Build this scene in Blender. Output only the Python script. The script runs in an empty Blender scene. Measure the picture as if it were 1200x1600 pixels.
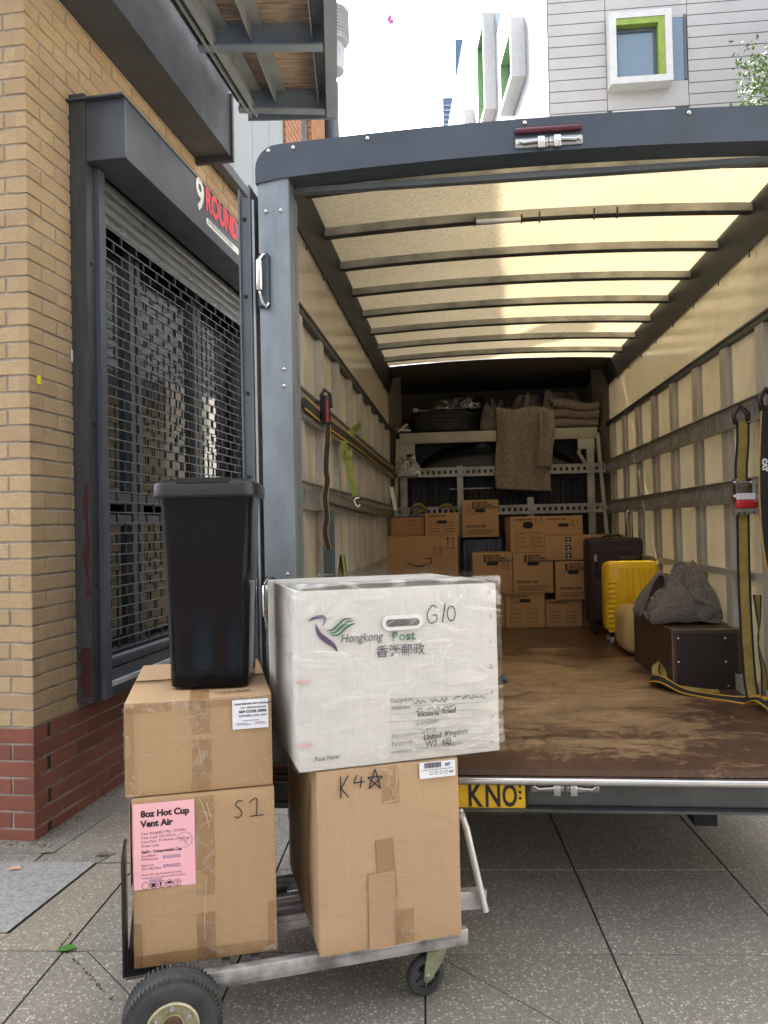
import bpy, bmesh, math, random
from mathutils import Vector, Matrix, noise
R = math.radians
random.seed(11)
sc = bpy.context.scene

# ------------------------------------------------------------ camera, sky, sun, exposure
CAMH = 1.36
cam = bpy.data.objects.new('camera', bpy.data.cameras.new('camera'))
sc.collection.objects.link(cam)
sc.camera = cam
cam.data.sensor_fit = 'VERTICAL'
cam.data.sensor_height = 32.0
cam.data.sensor_width = 24.0
cam.data.lens = 24.0
cam.data.clip_start = 0.05
cam.data.clip_end = 2000
PITCH, ROLL = R(1.1), R(-1.25)
cam.matrix_world = Matrix.Translation((0, 0, CAMH)) @ Matrix.Rotation(R(90) + PITCH, 4, 'X') @ Matrix.Rotation(ROLL, 4, 'Z')

SUN_AZ, SUN_EL = R(-26.5), R(49.5)     # azimuth measured from +Y towards +X
w = bpy.data.worlds.new('World'); sc.world = w; w.use_nodes = True
nt = w.node_tree
sky = nt.nodes.new('ShaderNodeTexSky'); sky.sky_type = 'NISHITA'
sky.sun_disc = False; sky.sun_elevation = SUN_EL; sky.sun_rotation = SUN_AZ
sky.air_density = 1.0; sky.dust_density = 7.0; sky.ozone_density = 0.6
hs = nt.nodes.new('ShaderNodeHueSaturation'); hs.inputs['Saturation'].default_value = .42
nt.links.new(sky.outputs[0], hs.inputs['Color']); nt.links.new(hs.outputs[0], nt.nodes['Background'].inputs[0])
nt.nodes['Background'].inputs[1].default_value = 0.15
sl = bpy.data.lights.new('sun', 'SUN'); sl.energy = 3.6; sl.angle = R(0.6); sl.color = (1.0, 0.95, 0.87)
so = bpy.data.objects.new('sun', sl); sc.collection.objects.link(so)
sd = Vector((math.sin(SUN_AZ) * math.cos(SUN_EL), math.cos(SUN_AZ) * math.cos(SUN_EL), math.sin(SUN_EL)))
so.rotation_euler = sd.to_track_quat('Z', 'Y').to_euler()
so.location = (-3, 6, 14)
sc.view_settings.view_transform = 'Standard'
sc.view_settings.look = 'None'
sc.view_settings.exposure = 2.7
sc.view_settings.gamma = 1.0
sc.view_settings.use_curve_mapping = False
sc.render.engine = 'CYCLES'
sc.cycles.max_bounces = 10
sc.cycles.diffuse_bounces = 5
sc.cycles.transmission_bounces = 8
sc.cycles.transparent_max_bounces = 12

# ------------------------------------------------------------ frames
def frame(x, y, z, deg): return Matrix.Translation((x, y, z)) @ Matrix.Rotation(R(deg), 4, 'Z')
WORLD = Matrix()
VAN = frame(0, 0, 0, -5.71)
WALL = frame(-1.578, 3.43, 0, 80.8)
TROL = frame(-0.458, 2.047, 0, 15.5)

# ------------------------------------------------------------ materials
MATS = {}
def nodes(name):
    m = bpy.data.materials.new(name); m.use_nodes = True
    n = m.node_tree.nodes; l = m.node_tree.links
    return m, n, l, n['Principled BSDF']
def coords(n, l, kind, sc3=None):
    if kind == 'pos':
        o = n.new('ShaderNodeNewGeometry').outputs['Position']
    else:
        o = n.new('ShaderNodeTexCoord').outputs['Object']
    if sc3:
        mp = n.new('ShaderNodeMapping'); mp.inputs['Scale'].default_value = sc3
        l.new(o, mp.inputs[0]); o = mp.outputs[0]
    return o
def tex(n, l, vec, scale, detail=4, rough=.55, dist=0):
    t = n.new('ShaderNodeTexNoise'); t.inputs['Scale'].default_value = scale
    t.inputs['Detail'].default_value = detail; t.inputs['Roughness'].default_value = rough
    t.inputs['Distortion'].default_value = dist
    l.new(vec, t.inputs['Vector']); return t.outputs['Fac']
def ramp(n, l, f, stops):
    r = n.new('ShaderNodeValToRGB'); e = r.color_ramp.elements
    while len(e) < len(stops): e.new(.5)
    for i, (p, c) in enumerate(stops):
        e[i].position = p
        e[i].color = (c, c, c, 1) if isinstance(c, (int, float)) else (*c, 1)
    l.new(f, r.inputs[0]); return r.outputs[0]
def mix(n, l, f, a, b, mode='MIX'):
    m = n.new('ShaderNodeMix'); m.data_type = 'RGBA'; m.blend_type = mode
    for s, v in ((0, f), (6, a), (7, b)):
        if hasattr(v, 'links') or isinstance(v, bpy.types.NodeSocket): l.new(v, m.inputs[s])
        elif s == 0: m.inputs[0].default_value = v
        else: m.inputs[s].default_value = (*v, 1) if len(v) == 3 else v
    return m.outputs[2]
def bump(n, l, b, h, strength, dist=.002):
    k = n.new('ShaderNodeBump'); k.inputs['Strength'].default_value = strength; k.inputs['Distance'].default_value = dist
    l.new(h, k.inputs['Height'])
    l.new(k.outputs[0], b.inputs['Normal']); return k
def M(name, col, rough=.6, metal=0.0, col2=None, scale=6, lo=.35, hi=.7, bmp=0, bscale=80, bdist=.002, kind='obj', stretch=None, rvar=.0, coat=0, spec=None):
    if name in MATS: return MATS[name]
    m, n, l, b = nodes(name)
    v = coords(n, l, kind, stretch)
    f = tex(n, l, v, scale)
    c2 = col2 or tuple(c * .78 for c in col)
    l.new(ramp(n, l, f, [(lo, col), (hi, c2)]), b.inputs['Base Color'])
    b.inputs['Roughness'].default_value = rough; b.inputs['Metallic'].default_value = metal
    if rvar:
        l.new(ramp(n, l, tex(n, l, v, scale * 2.3), [(.3, max(0, rough - rvar)), (.7, min(1, rough + rvar))]), b.inputs['Roughness'])
    if bmp: bump(n, l, b, tex(n, l, v, bscale), bmp, bdist)
    if coat: b.inputs['Coat Weight'].default_value = coat
    if spec is not None: b.inputs['Specular IOR Level'].default_value = spec
    MATS[name] = m; return m
def brick_mat(name, ca, cb, cc, spot):
    m, n, l, b = nodes(name)
    pos = coords(n, l, 'pos')
    oi = n.new('ShaderNodeObjectInfo'); ge = n.new('ShaderNodeNewGeometry')
    ad = n.new('ShaderNodeMath'); ad.operation = 'ADD'
    l.new(oi.outputs['Random'], ad.inputs[0]); l.new(ge.outputs['Random Per Island'], ad.inputs[1])
    fr = n.new('ShaderNodeMath'); fr.operation = 'FRACT'; l.new(ad.outputs[0], fr.inputs[0])
    base = ramp(n, l, fr.outputs[0], [(0, ca), (.45, cb), (.8, ca), (1, cc)])
    crease = tex(n, l, coords(n, l, 'pos', (1, 1, 3.2)), 26, 6, .65, 1.6)
    c1 = mix(n, l, ramp(n, l, crease, [(.42, 0.0), (.62, .75)]), base, cc)
    c2 = mix(n, l, ramp(n, l, tex(n, l, pos, 150, 3), [(.60, 0.0), (.72, .8)]), c1, spot)
    c3 = mix(n, l, ramp(n, l, tex(n, l, pos, 2.2, 5), [(.35, 0.0), (.75, .35)]), c2, tuple(x * .55 for x in ca))
    l.new(c3, b.inputs['Base Color'])
    b.inputs['Roughness'].default_value = .85
    h = n.new('ShaderNodeMath'); h.operation = 'ADD'
    l.new(crease, h.inputs[0]); l.new(tex(n, l, pos, 260, 4), h.inputs[1])
    bump(n, l, b, h.outputs[0], .55, .004)
    MATS[name] = m; return m
YB = brick_mat('buff_brick', (.44, .315, .165), (.50, .37, .205), (.40, .27, .155), (.19, .13, .08))
RB = brick_mat('red_brick', (.235, .078, .048), (.27, .088, .054), (.18, .062, .042), (.10, .04, .03))
MORT = M('mortar', (.40, .36, .30), .95, col2=(.22, .195, .165), scale=9, bmp=.6, bscale=140, kind='pos')
STEELG = M('dark_grey_powder_coat', (.068, .080, .100), .42, .0, col2=(.052, .062, .078), scale=3, bmp=.08, bscale=300, kind='pos', rvar=.1)
JAMB = M('jamb_grey', (.060, .062, .066), .5, 0, col2=(.035, .035, .037), scale=5, kind='pos', stretch=(8, 8, 1), rvar=.1)
MAROON = M('maroon_undercoat', (.06, .014, .012), .6, kind='pos')
SLATM = M('shutter_metal', (.20, .21, .22), .38, .75, kind='pos', scale=4, rvar=.12)
ROD = M('grille_rod_metal', (.26, .27, .28), .4, .6)
LINK = M('grille_link', (.05, .052, .055), .4, .3)
ALU = M('galvanised_steel', (.19, .215, .235), .48, .55, col2=(.12, .14, .155), scale=5, lo=.3, hi=.75, bmp=.1, bscale=200, kind='pos', rvar=.1)
POSTM = M('galvanised_post', (.22, .25, .27), .5, .35, col2=(.15, .175, .19), scale=14, lo=.3, hi=.7, kind='pos', stretch=(1, 1, .4), rvar=.08)
HEAD = M('header_grey', (.062, .078, .100), .5, .3, col2=(.045, .058, .075), scale=4, kind='pos', rvar=.1)
RAILM = M('cant_rail_grey', (.055, .058, .062), .5, .3, col2=(.035, .037, .04), scale=3, kind='pos')
STUDM = M('stud_steel', (.46, .43, .38), .5, .1, col2=(.33, .305, .27), scale=7, kind='pos', stretch=(1, 1, .5))
TRACKM = M('track_steel', (.34, .33, .30), .42, .4, col2=(.22, .21, .19), scale=9, kind='pos', rvar=.1)
CHROME = M('chrome', (.62, .62, .62), .2, 1.0, kind='pos', rvar=.08)
BOWM = M('roof_bow_steel', (.46, .45, .40), .45, .45, col2=(.2, .2, .19), kind='pos')
BLACKP = M('black_plastic', (.012, .012, .014), .35, kind='pos', rvar=.05)
BLACKM = M('black_matt', (.012, .012, .013), .8, kind='pos')
RUBBER = M('rubber', (.020, .022, .024), .75, col2=(.05, .05, .047), scale=12, bmp=.3, bscale=60)
INK = M('black_ink', (.02, .02, .025), .6)
INKF = M('faded_print', (.16, .15, .14), .7)
INKB = M('brown_print', (.07, .045, .03), .7)
WHITEP = M('white_paper', (.72, .73, .76), .6, col2=(.66, .67, .70))
PINK = M('pink_paper', (.78, .42, .46), .6, col2=(.74, .38, .42), scale=3)
RED = M('sign_red', (.75, .035, .07), .45)
SIGNW = M('sign_white', (.78, .80, .80), .5)
MARO = M('lamp_maroon', (.09, .012, .03), .35)

def translucent_mat(name, col, fac, rough, speck, fscale, colb):
    m, n, l, b = nodes(name)
    v = coords(n, l, 'pos')
    big = tex(n, l, v, 1.6, 4)
    fib = tex(n, l, coords(n, l, 'pos', (1, 1, 1)), fscale, 5, .75, .6)
    c = mix(n, l, ramp(n, l, big, [(.35, 0.0), (.7, .55)]), col, colb)
    c = mix(n, l, ramp(n, l, fib, [(.46, 0.0), (.60, speck)]), c, tuple(x * .33 for x in col))
    l.new(c, b.inputs['Base Color']); b.inputs['Roughness'].default_value = rough
    bump(n, l, b, fib, .05, .001)
    t = n.new('ShaderNodeBsdfTranslucent'); l.new(c, t.inputs[0])
    ms = n.new('ShaderNodeMixShader'); ms.inputs[0].default_value = fac
    l.new(b.outputs[0], ms.inputs[1]); l.new(t.outputs[0], ms.inputs[2])
    l.new(ms.outputs[0], n['Material Output'].inputs['Surface'])
    MATS[name] = m; return m
ROOFM = translucent_mat('translucent_roof', (.56, .475, .31), .27, .5, .50, 85, (.44, .365, .22))
PANEL = translucent_mat('cream_side_panel', (.80, .745, .61), .34, .15, .10, 12, (.74, .66, .49))

def terrazzo(name, base, base2, fleck, fs, amount, rough=.6):
    m, n, l, b = nodes(name)
    pos = coords(n, l, 'pos')
    wn = n.new('ShaderNodeTexNoise'); wn.inputs['Scale'].default_value = fs * .5; l.new(pos, wn.inputs['Vector'])
    wa = n.new('ShaderNodeVectorMath'); wa.operation = 'MULTIPLY_ADD'; l.new(wn.outputs['Color'], wa.inputs[0]); wa.inputs[1].default_value = (.9 / fs,) * 3; l.new(pos, wa.inputs[2])
    vo = n.new('ShaderNodeTexVoronoi'); vo.inputs['Scale'].default_value = fs; vo.inputs['Randomness'].default_value = 1; l.new(wa.outputs[0], vo.inputs['Vector'])
    vf = n.new('ShaderNodeTexVoronoi'); vf.inputs['Scale'].default_value = fs * 2.3; l.new(wa.outputs[0], vf.inputs['Vector'])
    sf = n.new('ShaderNodeSeparateColor'); l.new(vf.outputs['Color'], sf.inputs[0])
    sep = n.new('ShaderNodeSeparateColor'); l.new(vo.outputs['Color'], sep.inputs[0])
    a = ramp(n, l, vo.outputs['Distance'], [(.30, 1.0), (.44, 0.0)])
    s = ramp(n, l, sep.outputs[0], [(1 - amount - .05, 0.0), (1 - amount, 1.0)])
    mu = n.new('ShaderNodeMath'); mu.operation = 'MULTIPLY'; l.new(a, mu.inputs[0]); l.new(s, mu.inputs[1])
    s2 = ramp(n, l, sep.outputs[1], [(.80, 0.0), (.84, .55)])
    mu2 = n.new('ShaderNodeMath'); mu2.operation = 'MULTIPLY'; l.new(a, mu2.inputs[0]); l.new(s2, mu2.inputs[1])
    oi = n.new('ShaderNodeObjectInfo')
    g = mix(n, l, ramp(n, l, tex(n, l, pos, 1.7, 6), [(.3, 0.0), (.7, 1.0)]), base, base2)
    g = mix(n, l, ramp(n, l, tex(n, l, pos, 70, 3), [(.4, 0.0), (.7, .5)]), g, tuple(x * .6 for x in base2))
    g = mix(n, l, ramp(n, l, oi.outputs['Random'], [(0, 0.0), (1, .75)]), g, tuple(x * .62 for x in base))
    g = mix(n, l, mu2.outputs[0], g, tuple(x * .35 for x in base))
    fc = mix(n, l, sep.outputs[2], fleck, tuple(x * .7 for x in fleck))
    mf = n.new('ShaderNodeMath'); mf.operation = 'MULTIPLY'; l.new(ramp(n, l, vf.outputs['Distance'], [(.30, 1.0), (.42, 0.0)]), mf.inputs[0]); l.new(ramp(n, l, sf.outputs[0], [(.62, 0.0), (.70, .75)]), mf.inputs[1])
    g = mix(n, l, mf.outputs[0], g, fleck)
    g = mix(n, l, mu.outputs[0], g, fc)
    # stains
    g = mix(n, l, ramp(n, l, tex(n, l, pos, 3.1, 8, .6, 1), [(.58, 0.0), (.74, .5)]), g, tuple(x * .45 for x in base))
    l.new(g, b.inputs['Base Color'])
    l.new(ramp(n, l, tex(n, l, pos, 5, 3), [(.3, rough - .12), (.7, rough + .1)]), b.inputs['Roughness'])
    bump(n, l, b, tex(n, l, pos, 120, 4), .35, .002)
    MATS[name] = m; return m
SLABM = terrazzo('exposed_aggregate', (.235, .215, .178), (.165, .149, .122), (.42, .395, .34), 85, .34)
SLABR = terrazzo('rough_aggregate', (.27, .235, .18), (.21, .185, .14), (.42, .37, .27), 60, .22, .75)
GRANITE = M('granite_cover', (.29, .285, .265), .8, col2=(.19, .188, .178), scale=60, lo=.4, hi=.65, bmp=.4, bscale=200, kind='pos')

def cardboard(name, col, gl=.0):
    m, n, l, b = nodes(name)
    v = coords(n, l, 'obj')
    c = mix(n, l, ramp(n, l, tex(n, l, v, 4, 5), [(.3, 0.0), (.75, .5)]), col, tuple(x * .80 for x in col))
    flute = tex(n, l, coords(n, l, 'obj', (170, 170, 3)), 1.0, 2)
    c = mix(n, l, ramp(n, l, flute, [(.35, 0.0), (.65, .13)]), c, tuple(x * .6 for x in col))
    fine = tex(n, l, coords(n, l, 'obj', (1, 1, 1)), 260, 3)
    c = mix(n, l, ramp(n, l, fine, [(.45, 0.0), (.7, .22)]), c, tuple(x * .65 for x in col))
    l.new(c, b.inputs['Base Color'])
    b.inputs['Roughness'].default_value = .72
    if gl: b.inputs['Coat Weight'].default_value = gl; b.inputs['Coat Roughness'].default_value = .25
    bump(n, l, b, tex(n, l, v, 7, 6, .6, .8), .5, .012)
    MATS[name] = m; return m
CARD = cardboard('kraft_cardboard', (.40, .262, .138))
CARDL = cardboard('pale_kraft_cardboard', (.44, .295, .165))
CARDV = cardboard('inner_kraft_cardboard', (.44, .255, .115))
WHITEC = cardboard('white_cardboard', (.62, .605, .56))

def film(name, tint, base, peak, rough, sc1, stretch, bs):
    m, n, l, b = nodes(name)
    v = coords(n, l, 'obj', stretch)
    f = tex(n, l, v, sc1, 8, .6, 1.8)
    n.remove(b)
    tr = n.new('ShaderNodeBsdfTransparent'); tr.inputs[0].default_value = (*tint, 1)
    gl = n.new('ShaderNodeBsdfGlossy'); gl.inputs['Roughness'].default_value = rough; gl.inputs[0].default_value = (1, 1, 1, 1)
    k = n.new('ShaderNodeBump'); k.inputs['Strength'].default_value = bs; k.inputs['Distance'].default_value = .01
    l.new(f, k.inputs['Height']); l.new(k.outputs[0], gl.inputs['Normal'])
    ms = n.new('ShaderNodeMixShader')
    l.new(ramp(n, l, f, [(.52, base), (.60, peak)]), ms.inputs[0])
    l.new(tr.outputs[0], ms.inputs[1]); l.new(gl.outputs[0], ms.inputs[2])
    l.new(ms.outputs[0], n['Material Output'].inputs['Surface'])
    MATS[name] = m; return m
FILM = film('stretch_film', (.98, .98, .98), .03, .21, .20, 4.2, (1.0, 1, 3.0), .9)
TAPE = film('clear_tape', (.93, .90, .85), .04, .16, .2, 14, (1, 1, 1), .4)
CLING = film('crumpled_film', (.80, .79, .76), .12, .45, .25, 14, (1, 1, 1), 1.0)

def glass_mat():
    m, n, l, b = nodes('dark_window_glass')
    b.inputs['Base Color'].default_value = (.02, .024, .026, 1); b.inputs['Roughness'].default_value = .03
    b.inputs['Metallic'].default_value = 0.0; b.inputs['IOR'].default_value = 2.4
    MATS['glass'] = m; return m
GLASS = glass_mat()
def blue_glass():
    m, n, l, b = nodes('sky_blue_glass')
    b.inputs['Base Color'].default_value = (.10, .16, .22, 1); b.inputs['Roughness'].default_value = .08; b.inputs['IOR'].default_value = 1.8
    return m
BGLASS = blue_glass()

def floor_mat():
    m, n, l, b = nodes('worn_plywood_floor')
    pos = coords(n, l, 'obj')
    brown = mix(n, l, ramp(n, l, tex(n, l, pos, 3, 6), [(.3, 0.0), (.7, 1.0)]), (.070, .036, .024), (.105, .056, .035))
    wood = mix(n, l, ramp(n, l, tex(n, l, coords(n, l, 'obj', (1, 6, 1)), 7, 8, .7), [(.3, 0.0), (.7, 1.0)]), (.55, .38, .20), (.33, .20, .10))
    # worn patch: distance from a point on the floor, broken by noise
    mp = n.new('ShaderNodeMapping'); mp.inputs['Location'].default_value = (-.12, .95, 0)
    mp.vector_type = 'POINT'; l.new(n.new('ShaderNodeTexCoord').outputs['Object'], mp.inputs[0])
    mp2 = n.new('ShaderNodeMapping'); mp2.inputs['Scale'].default_value = (1.0, .55, 0); l.new(mp.outputs[0], mp2.inputs[0])
    ln = n.new('ShaderNodeVectorMath'); ln.operation = 'LENGTH'; l.new(mp2.outputs[0], ln.inputs[0])
    d = ramp(n, l, ln.outputs['Value'], [(.25, .30), (1.05, 0.0)])
    nz = tex(n, l, coords(n, l, 'obj', (1.0, 1.5, 1)), 3.2, 15, .80, .4)
    ad = n.new('ShaderNodeMath'); ad.operation = 'ADD'; l.new(d, ad.inputs[0]); l.new(nz, ad.inputs[1])
    hf = tex(n, l, coords(n, l, 'obj', (1.6, 1, 1)), 26, 10, .7, .6)
    ad2 = n.new('ShaderNodeMath'); ad2.operation = 'MULTIPLY_ADD'; l.new(hf, ad2.inputs[0]); ad2.inputs[1].default_value = .30; l.new(ad.outputs[0], ad2.inputs[2])
    f = ramp(n, l, ad2.outputs[0], [(.765, 0.0), (.835, .40), (1.0, .9)])
    c = mix(n, l, f, brown, wood)
    scr = tex(n, l, coords(n, l, 'obj', (2, 30, 1)), 3, 6, .6, .8)
    c = mix(n, l, ramp(n, l, scr, [(.66, 0.0), (.72, .35)]), c, (.32, .20, .11))
    scr2 = tex(n, l, coords(n, l, 'obj', (26, 4, 1)), 3, 6, .6, 1.5)
    c = mix(n, l, ramp(n, l, scr2, [(.69, 0.0), (.74, .4)]), c, (.34, .22, .12))
    l.new(c, b.inputs['Base Color'])
    l.new(ramp(n, l, f, [(0, .30), (1, .65)]), b.inputs['Roughness'])
    bump(n, l, b, nz, .2, .003)
    return m
FLOORM = floor_mat()
def blanket_mat(name, a, b_, fl, sc_=70):
    m, n, l, b = nodes(name)
    v = coords(n, l, 'obj')
    c = mix(n, l, ramp(n, l, tex(n, l, v, sc_, 4, .7), [(.38, 0.0), (.62, 1.0)]), a, b_)
    c = mix(n, l, ramp(n, l, tex(n, l, coords(n, l, 'obj', (2.2, 1, .8)), sc_ * .8, 3, .6, 2.0), [(.60, 0.0), (.68, .8)]), c, fl)
    l.new(c, b.inputs['Base Color']); b.inputs['Roughness'].default_value = .95
    b.inputs['Sheen Weight'].default_value = .2
    bump(n, l, b, tex(n, l, v, 130, 4), .6, .004)
    MATS[name] = m; return m
FELT = blanket_mat('recycled_felt', (.12, .092, .072), (.27, .215, .17), (.46, .40, .33))
FELTG = blanket_mat('grey_felt', (.062, .054, .046), (.15, .132, .112), (.30, .27, .23), 110)

# ------------------------------------------------------------ geometry helpers
OFF = {}
class B:
    def __init__(s): s.bm = bmesh.new()
    def box(s, x0, x1, y0, y1, z0, z1, mt=None):
        vs = [s.bm.verts.new((x, y, z)) for x in (x0, x1) for y in (y0, y1) for z in (z0, z1)]
        if mt is not None:
            for v in vs: v.co = mt @ v.co
        for f in ((0, 1, 3, 2), (4, 6, 7, 5), (0, 4, 5, 1), (2, 3, 7, 6), (0, 2, 6, 4), (1, 5, 7, 3)):
            s.bm.faces.new([vs[i] for i in f])
        return s
    def bar(s, p, q, w, h, up=(0, 0, 1)):
        p, q = Vector(p), Vector(q); d = (q - p); L = d.length; d.normalize()
        u = Vector(up); sx = d.cross(u).normalized(); u = sx.cross(d)
        m = Matrix.Translation(p) @ Matrix((sx, d, u)).transposed().to_4x4()
        return s.box(-w / 2, w / 2, 0, L, -h / 2, h / 2, m)
    def tube(s, pts, r, n=8, cap=True):
        pts = [Vector(p) for p in pts]; rings = []
        prev = None
        for i, p in enumerate(pts):
            d = (pts[min(i + 1, len(pts) - 1)] - pts[max(i - 1, 0)]).normalized()
            a = prev if prev is not None else (Vector((0, 0, 1)) if abs(d.z) < .9 else Vector((1, 0, 0)))
            x = (a - d * a.dot(d)).normalized(); prev = x; y = d.cross(x)
            rr = r[i] if isinstance(r, (list, tuple)) else r
            rings.append([s.bm.verts.new(p + (x * math.cos(t) + y * math.sin(t)) * rr) for t in [2 * math.pi * k / n for k in range(n)]])
        for a, b in zip(rings, rings[1:]):
            for k in range(n): s.bm.faces.new((a[k], a[(k + 1) % n], b[(k + 1) % n], b[k]))
        if cap:
            s.bm.faces.new(rings[0][::-1]); s.bm.faces.new(rings[-1])
        return s
    def lathe(s, prof, c, axis='z', n=32):
        # prof: list of (r, h); closed profile loop not required
        c = Vector(c); rings = []
        for r, h in prof:
            ring = []
            for k in range(n):
                t = 2 * math.pi * k / n; a, b = r * math.cos(t), r * math.sin(t)
                v = {'z': (a, b, h), 'y': (a, h, b), 'x': (h, a, b)}[axis]
                ring.append(s.bm.verts.new(c + Vector(v)))
            rings.append(ring)
        for a, b in zip(rings, rings[1:]):
            for k in range(n): s.bm.faces.new((a[k], a[(k + 1) % n], b[(k + 1) % n], b[k]))
        if prof[0] != prof[-1]:
            if prof[0][0] > 1e-5: s.bm.faces.new(rings[0][::-1])
            if prof[-1][0] > 1e-5: s.bm.faces.new(rings[-1])
        return s
    def prism(s, pts, vec):
        vec = Vector(vec); a = [s.bm.verts.new(p) for p in pts]; b = [s.bm.verts.new(Vector(p) + vec) for p in pts]
        n = len(pts)
        s.bm.faces.new(a); s.bm.faces.new(b[::-1])
        for k in range(n): s.bm.faces.new((a[k], b[k], b[(k + 1) % n], a[(k + 1) % n]))
        return s
    def sheet(s, nu, nv, f):
        g = [[s.bm.verts.new(f(i / nu, j / nv)) for j in range(nv + 1)] for i in range(nu + 1)]
        for i in range(nu):
            for j in range(nv): s.bm.faces.new((g[i][j], g[i + 1][j], g[i + 1][j + 1], g[i][j + 1]))
        return s
    def sweep(s, pts, wd, w, t):
        # flat strap: pts centre line, wd width direction(s)
        pts = [Vector(p) for p in pts]; rings = []
        for i, p in enumerate(pts):
            d = (pts[min(i + 1, len(pts) - 1)] - pts[max(i - 1, 0)]).normalized()
            a = Vector(wd[i] if isinstance(wd, list) else wd); a = (a - d * a.dot(d)).normalized(); nn = d.cross(a) * t / 2
            lo, hi = (w if isinstance(w, tuple) else (-w / 2, w / 2))
            rings.append([s.bm.verts.new(p + a * lo + nn), s.bm.verts.new(p + a * hi + nn), s.bm.verts.new(p + a * hi - nn), s.bm.verts.new(p + a * lo - nn)])
        for a, b in zip(rings, rings[1:]):
            for k in range(4): s.bm.faces.new((a[k], a[(k + 1) % 4], b[(k + 1) % 4], b[k]))
        s.bm.faces.new(rings[0][::-1]); s.bm.faces.new(rings[-1])
        return s
    def rbox(s, x0, x1, y0, y1, z0, z1, r=.003, seg=2):
        t = bmesh.new()
        bmesh.ops.create_cube(t, size=1)
        for v in t.verts: v.co = Vector(((x0 + x1) / 2 + v.co.x * (x1 - x0), (y0 + y1) / 2 + v.co.y * (y1 - y0), (z0 + z1) / 2 + v.co.z * (z1 - z0)))
        bmesh.ops.bevel(t, geom=list(t.edges), offset=r, segments=seg, affect='EDGES', profile=.5)
        s.join(t); return s
    def join(s, t, mt=None):
        mp = {}
        for v in t.verts: mp[v] = s.bm.verts.new(mt @ v.co if mt else v.co)
        for f in t.faces:
            try: s.bm.faces.new([mp[v] for v in f.verts])
            except ValueError: pass
        t.free(); return s
    def mesh(s, mt=None):
        if mt is not None:
            for v in s.bm.verts: v.co = mt @ v.co
    def build(s, name, mat, parent=None, frame=None, base=None, smooth=False, fix=True, kind=None, label=None, cat=None, group=None, shift=True):
        if fix: bmesh.ops.recalc_face_normals(s.bm, faces=list(s.bm.faces))
        me = bpy.data.meshes.new(name)
        if parent is not None: off = OFF[parent.name] if shift else Vector()
        else: off = Vector(base or (0, 0, 0))
        if off.length: bmesh.ops.translate(s.bm, verts=list(s.bm.verts), vec=-off)
        s.bm.to_mesh(me); s.bm.free()
        me.materials.append(mat)
        if smooth:
            for p in me.polygons: p.use_smooth = True
            if smooth is not True: 
                me.set_sharp_from_angle(angle=R(smooth))
        o = bpy.data.objects.new(name, me); sc.collection.objects.link(o)
        if parent is not None: o.parent = parent
        elif frame is not None: o.matrix_world = frame @ Matrix.Translation(off)
        OFF[o.name] = off
        if kind: o['kind'] = kind
        if label: o['label'] = label
        if cat: o['category'] = cat
        if group: o['group'] = group
        return o
def thing(name, label, cat, frame=WORLD, base=(0, 0, 0), group=None):
    o = bpy.data.objects.new(name, None); sc.collection.objects.link(o)
    o.empty_display_size = .1
    o.matrix_world = frame @ Matrix.Translation(base)
    OFF[o.name] = Vector(base)
    o['label'] = label; o['category'] = cat
    if group: o['group'] = group
    return o
def text_bm(s, size, bold=0.0, shear=0.0, align='LEFT', sx=1.0, space=1.0):
    c = bpy.data.curves.new('t', 'FONT'); c.body = s; c.size = size; c.offset = bold; c.shear = shear
    c.align_x = align; c.align_y = 'BOTTOM_BASELINE' if hasattr(c, 'align_y') and False else 'BOTTOM'; c.resolution_u = 3; c.space_character = space
    o = bpy.data.objects.new('t', c); sc.collection.objects.link(o)
    dg = bpy.context.evaluated_depsgraph_get(); dg.update()
    me = bpy.data.meshes.new_from_object(o.evaluated_get(dg))
    t = bmesh.new(); t.from_mesh(me)
    for v in t.verts: v.co.x *= sx
    bpy.data.objects.remove(o); bpy.data.curves.remove(c); bpy.data.meshes.remove(me)
    return t
def front_m(x, y, z, eps=.0012):
    # maps text XY plane to a plane facing -y at (x, y-eps, z)
    return Matrix(((1, 0, 0, x), (0, 0, -1, y - eps), (0, 1, 0, z), (0, 0, 0, 1)))
def strokes(bb, lines, mt, w):
    # hand-drawn pen strokes: 2d polylines -> flat ribbons on a plane
    for ln in lines:
        if len(ln) > 2:
            pts = []
            P = [ln[0]] + list(ln) + [ln[-1]]
            for i in range(1, len(P) - 2):
                for k in range(5):
                    t = k / 5; a, b, c, d = [Vector(p) for p in P[i - 1:i + 3]]
                    pts.append(.5 * ((2 * b) + (c - a) * t + (2 * a - 5 * b + 4 * c - d) * t * t + (3 * b - a - 3 * c + d) * t ** 3))
            pts.append(Vector(ln[-1]))
        else: pts = [Vector(p) for p in ln]
        pr = None
        for i, p in enumerate(pts):
            d = (pts[min(i + 1, len(pts) - 1)] - pts[max(i - 1, 0)])
            if d.length < 1e-9: d = Vector((1, 0))
            d.normalize(); nn = Vector((-d.y, d.x)) * w / 2
            cur = [bb.bm.verts.new(mt @ Vector((*(p + nn), 0))), bb.bm.verts.new(mt @ Vector((*(p - nn), 0)))]
            if pr: bb.bm.faces.new((pr[0], pr[1], cur[1], cur[0]))
            pr = cur
def arc(cx, cy, rx, ry, a0, a1, n=8): return [(cx + rx * math.cos(R(a0 + (a1 - a0) * k / n)), cy + ry * math.sin(R(a0 + (a1 - a0) * k / n))) for k in range(n + 1)]
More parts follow.
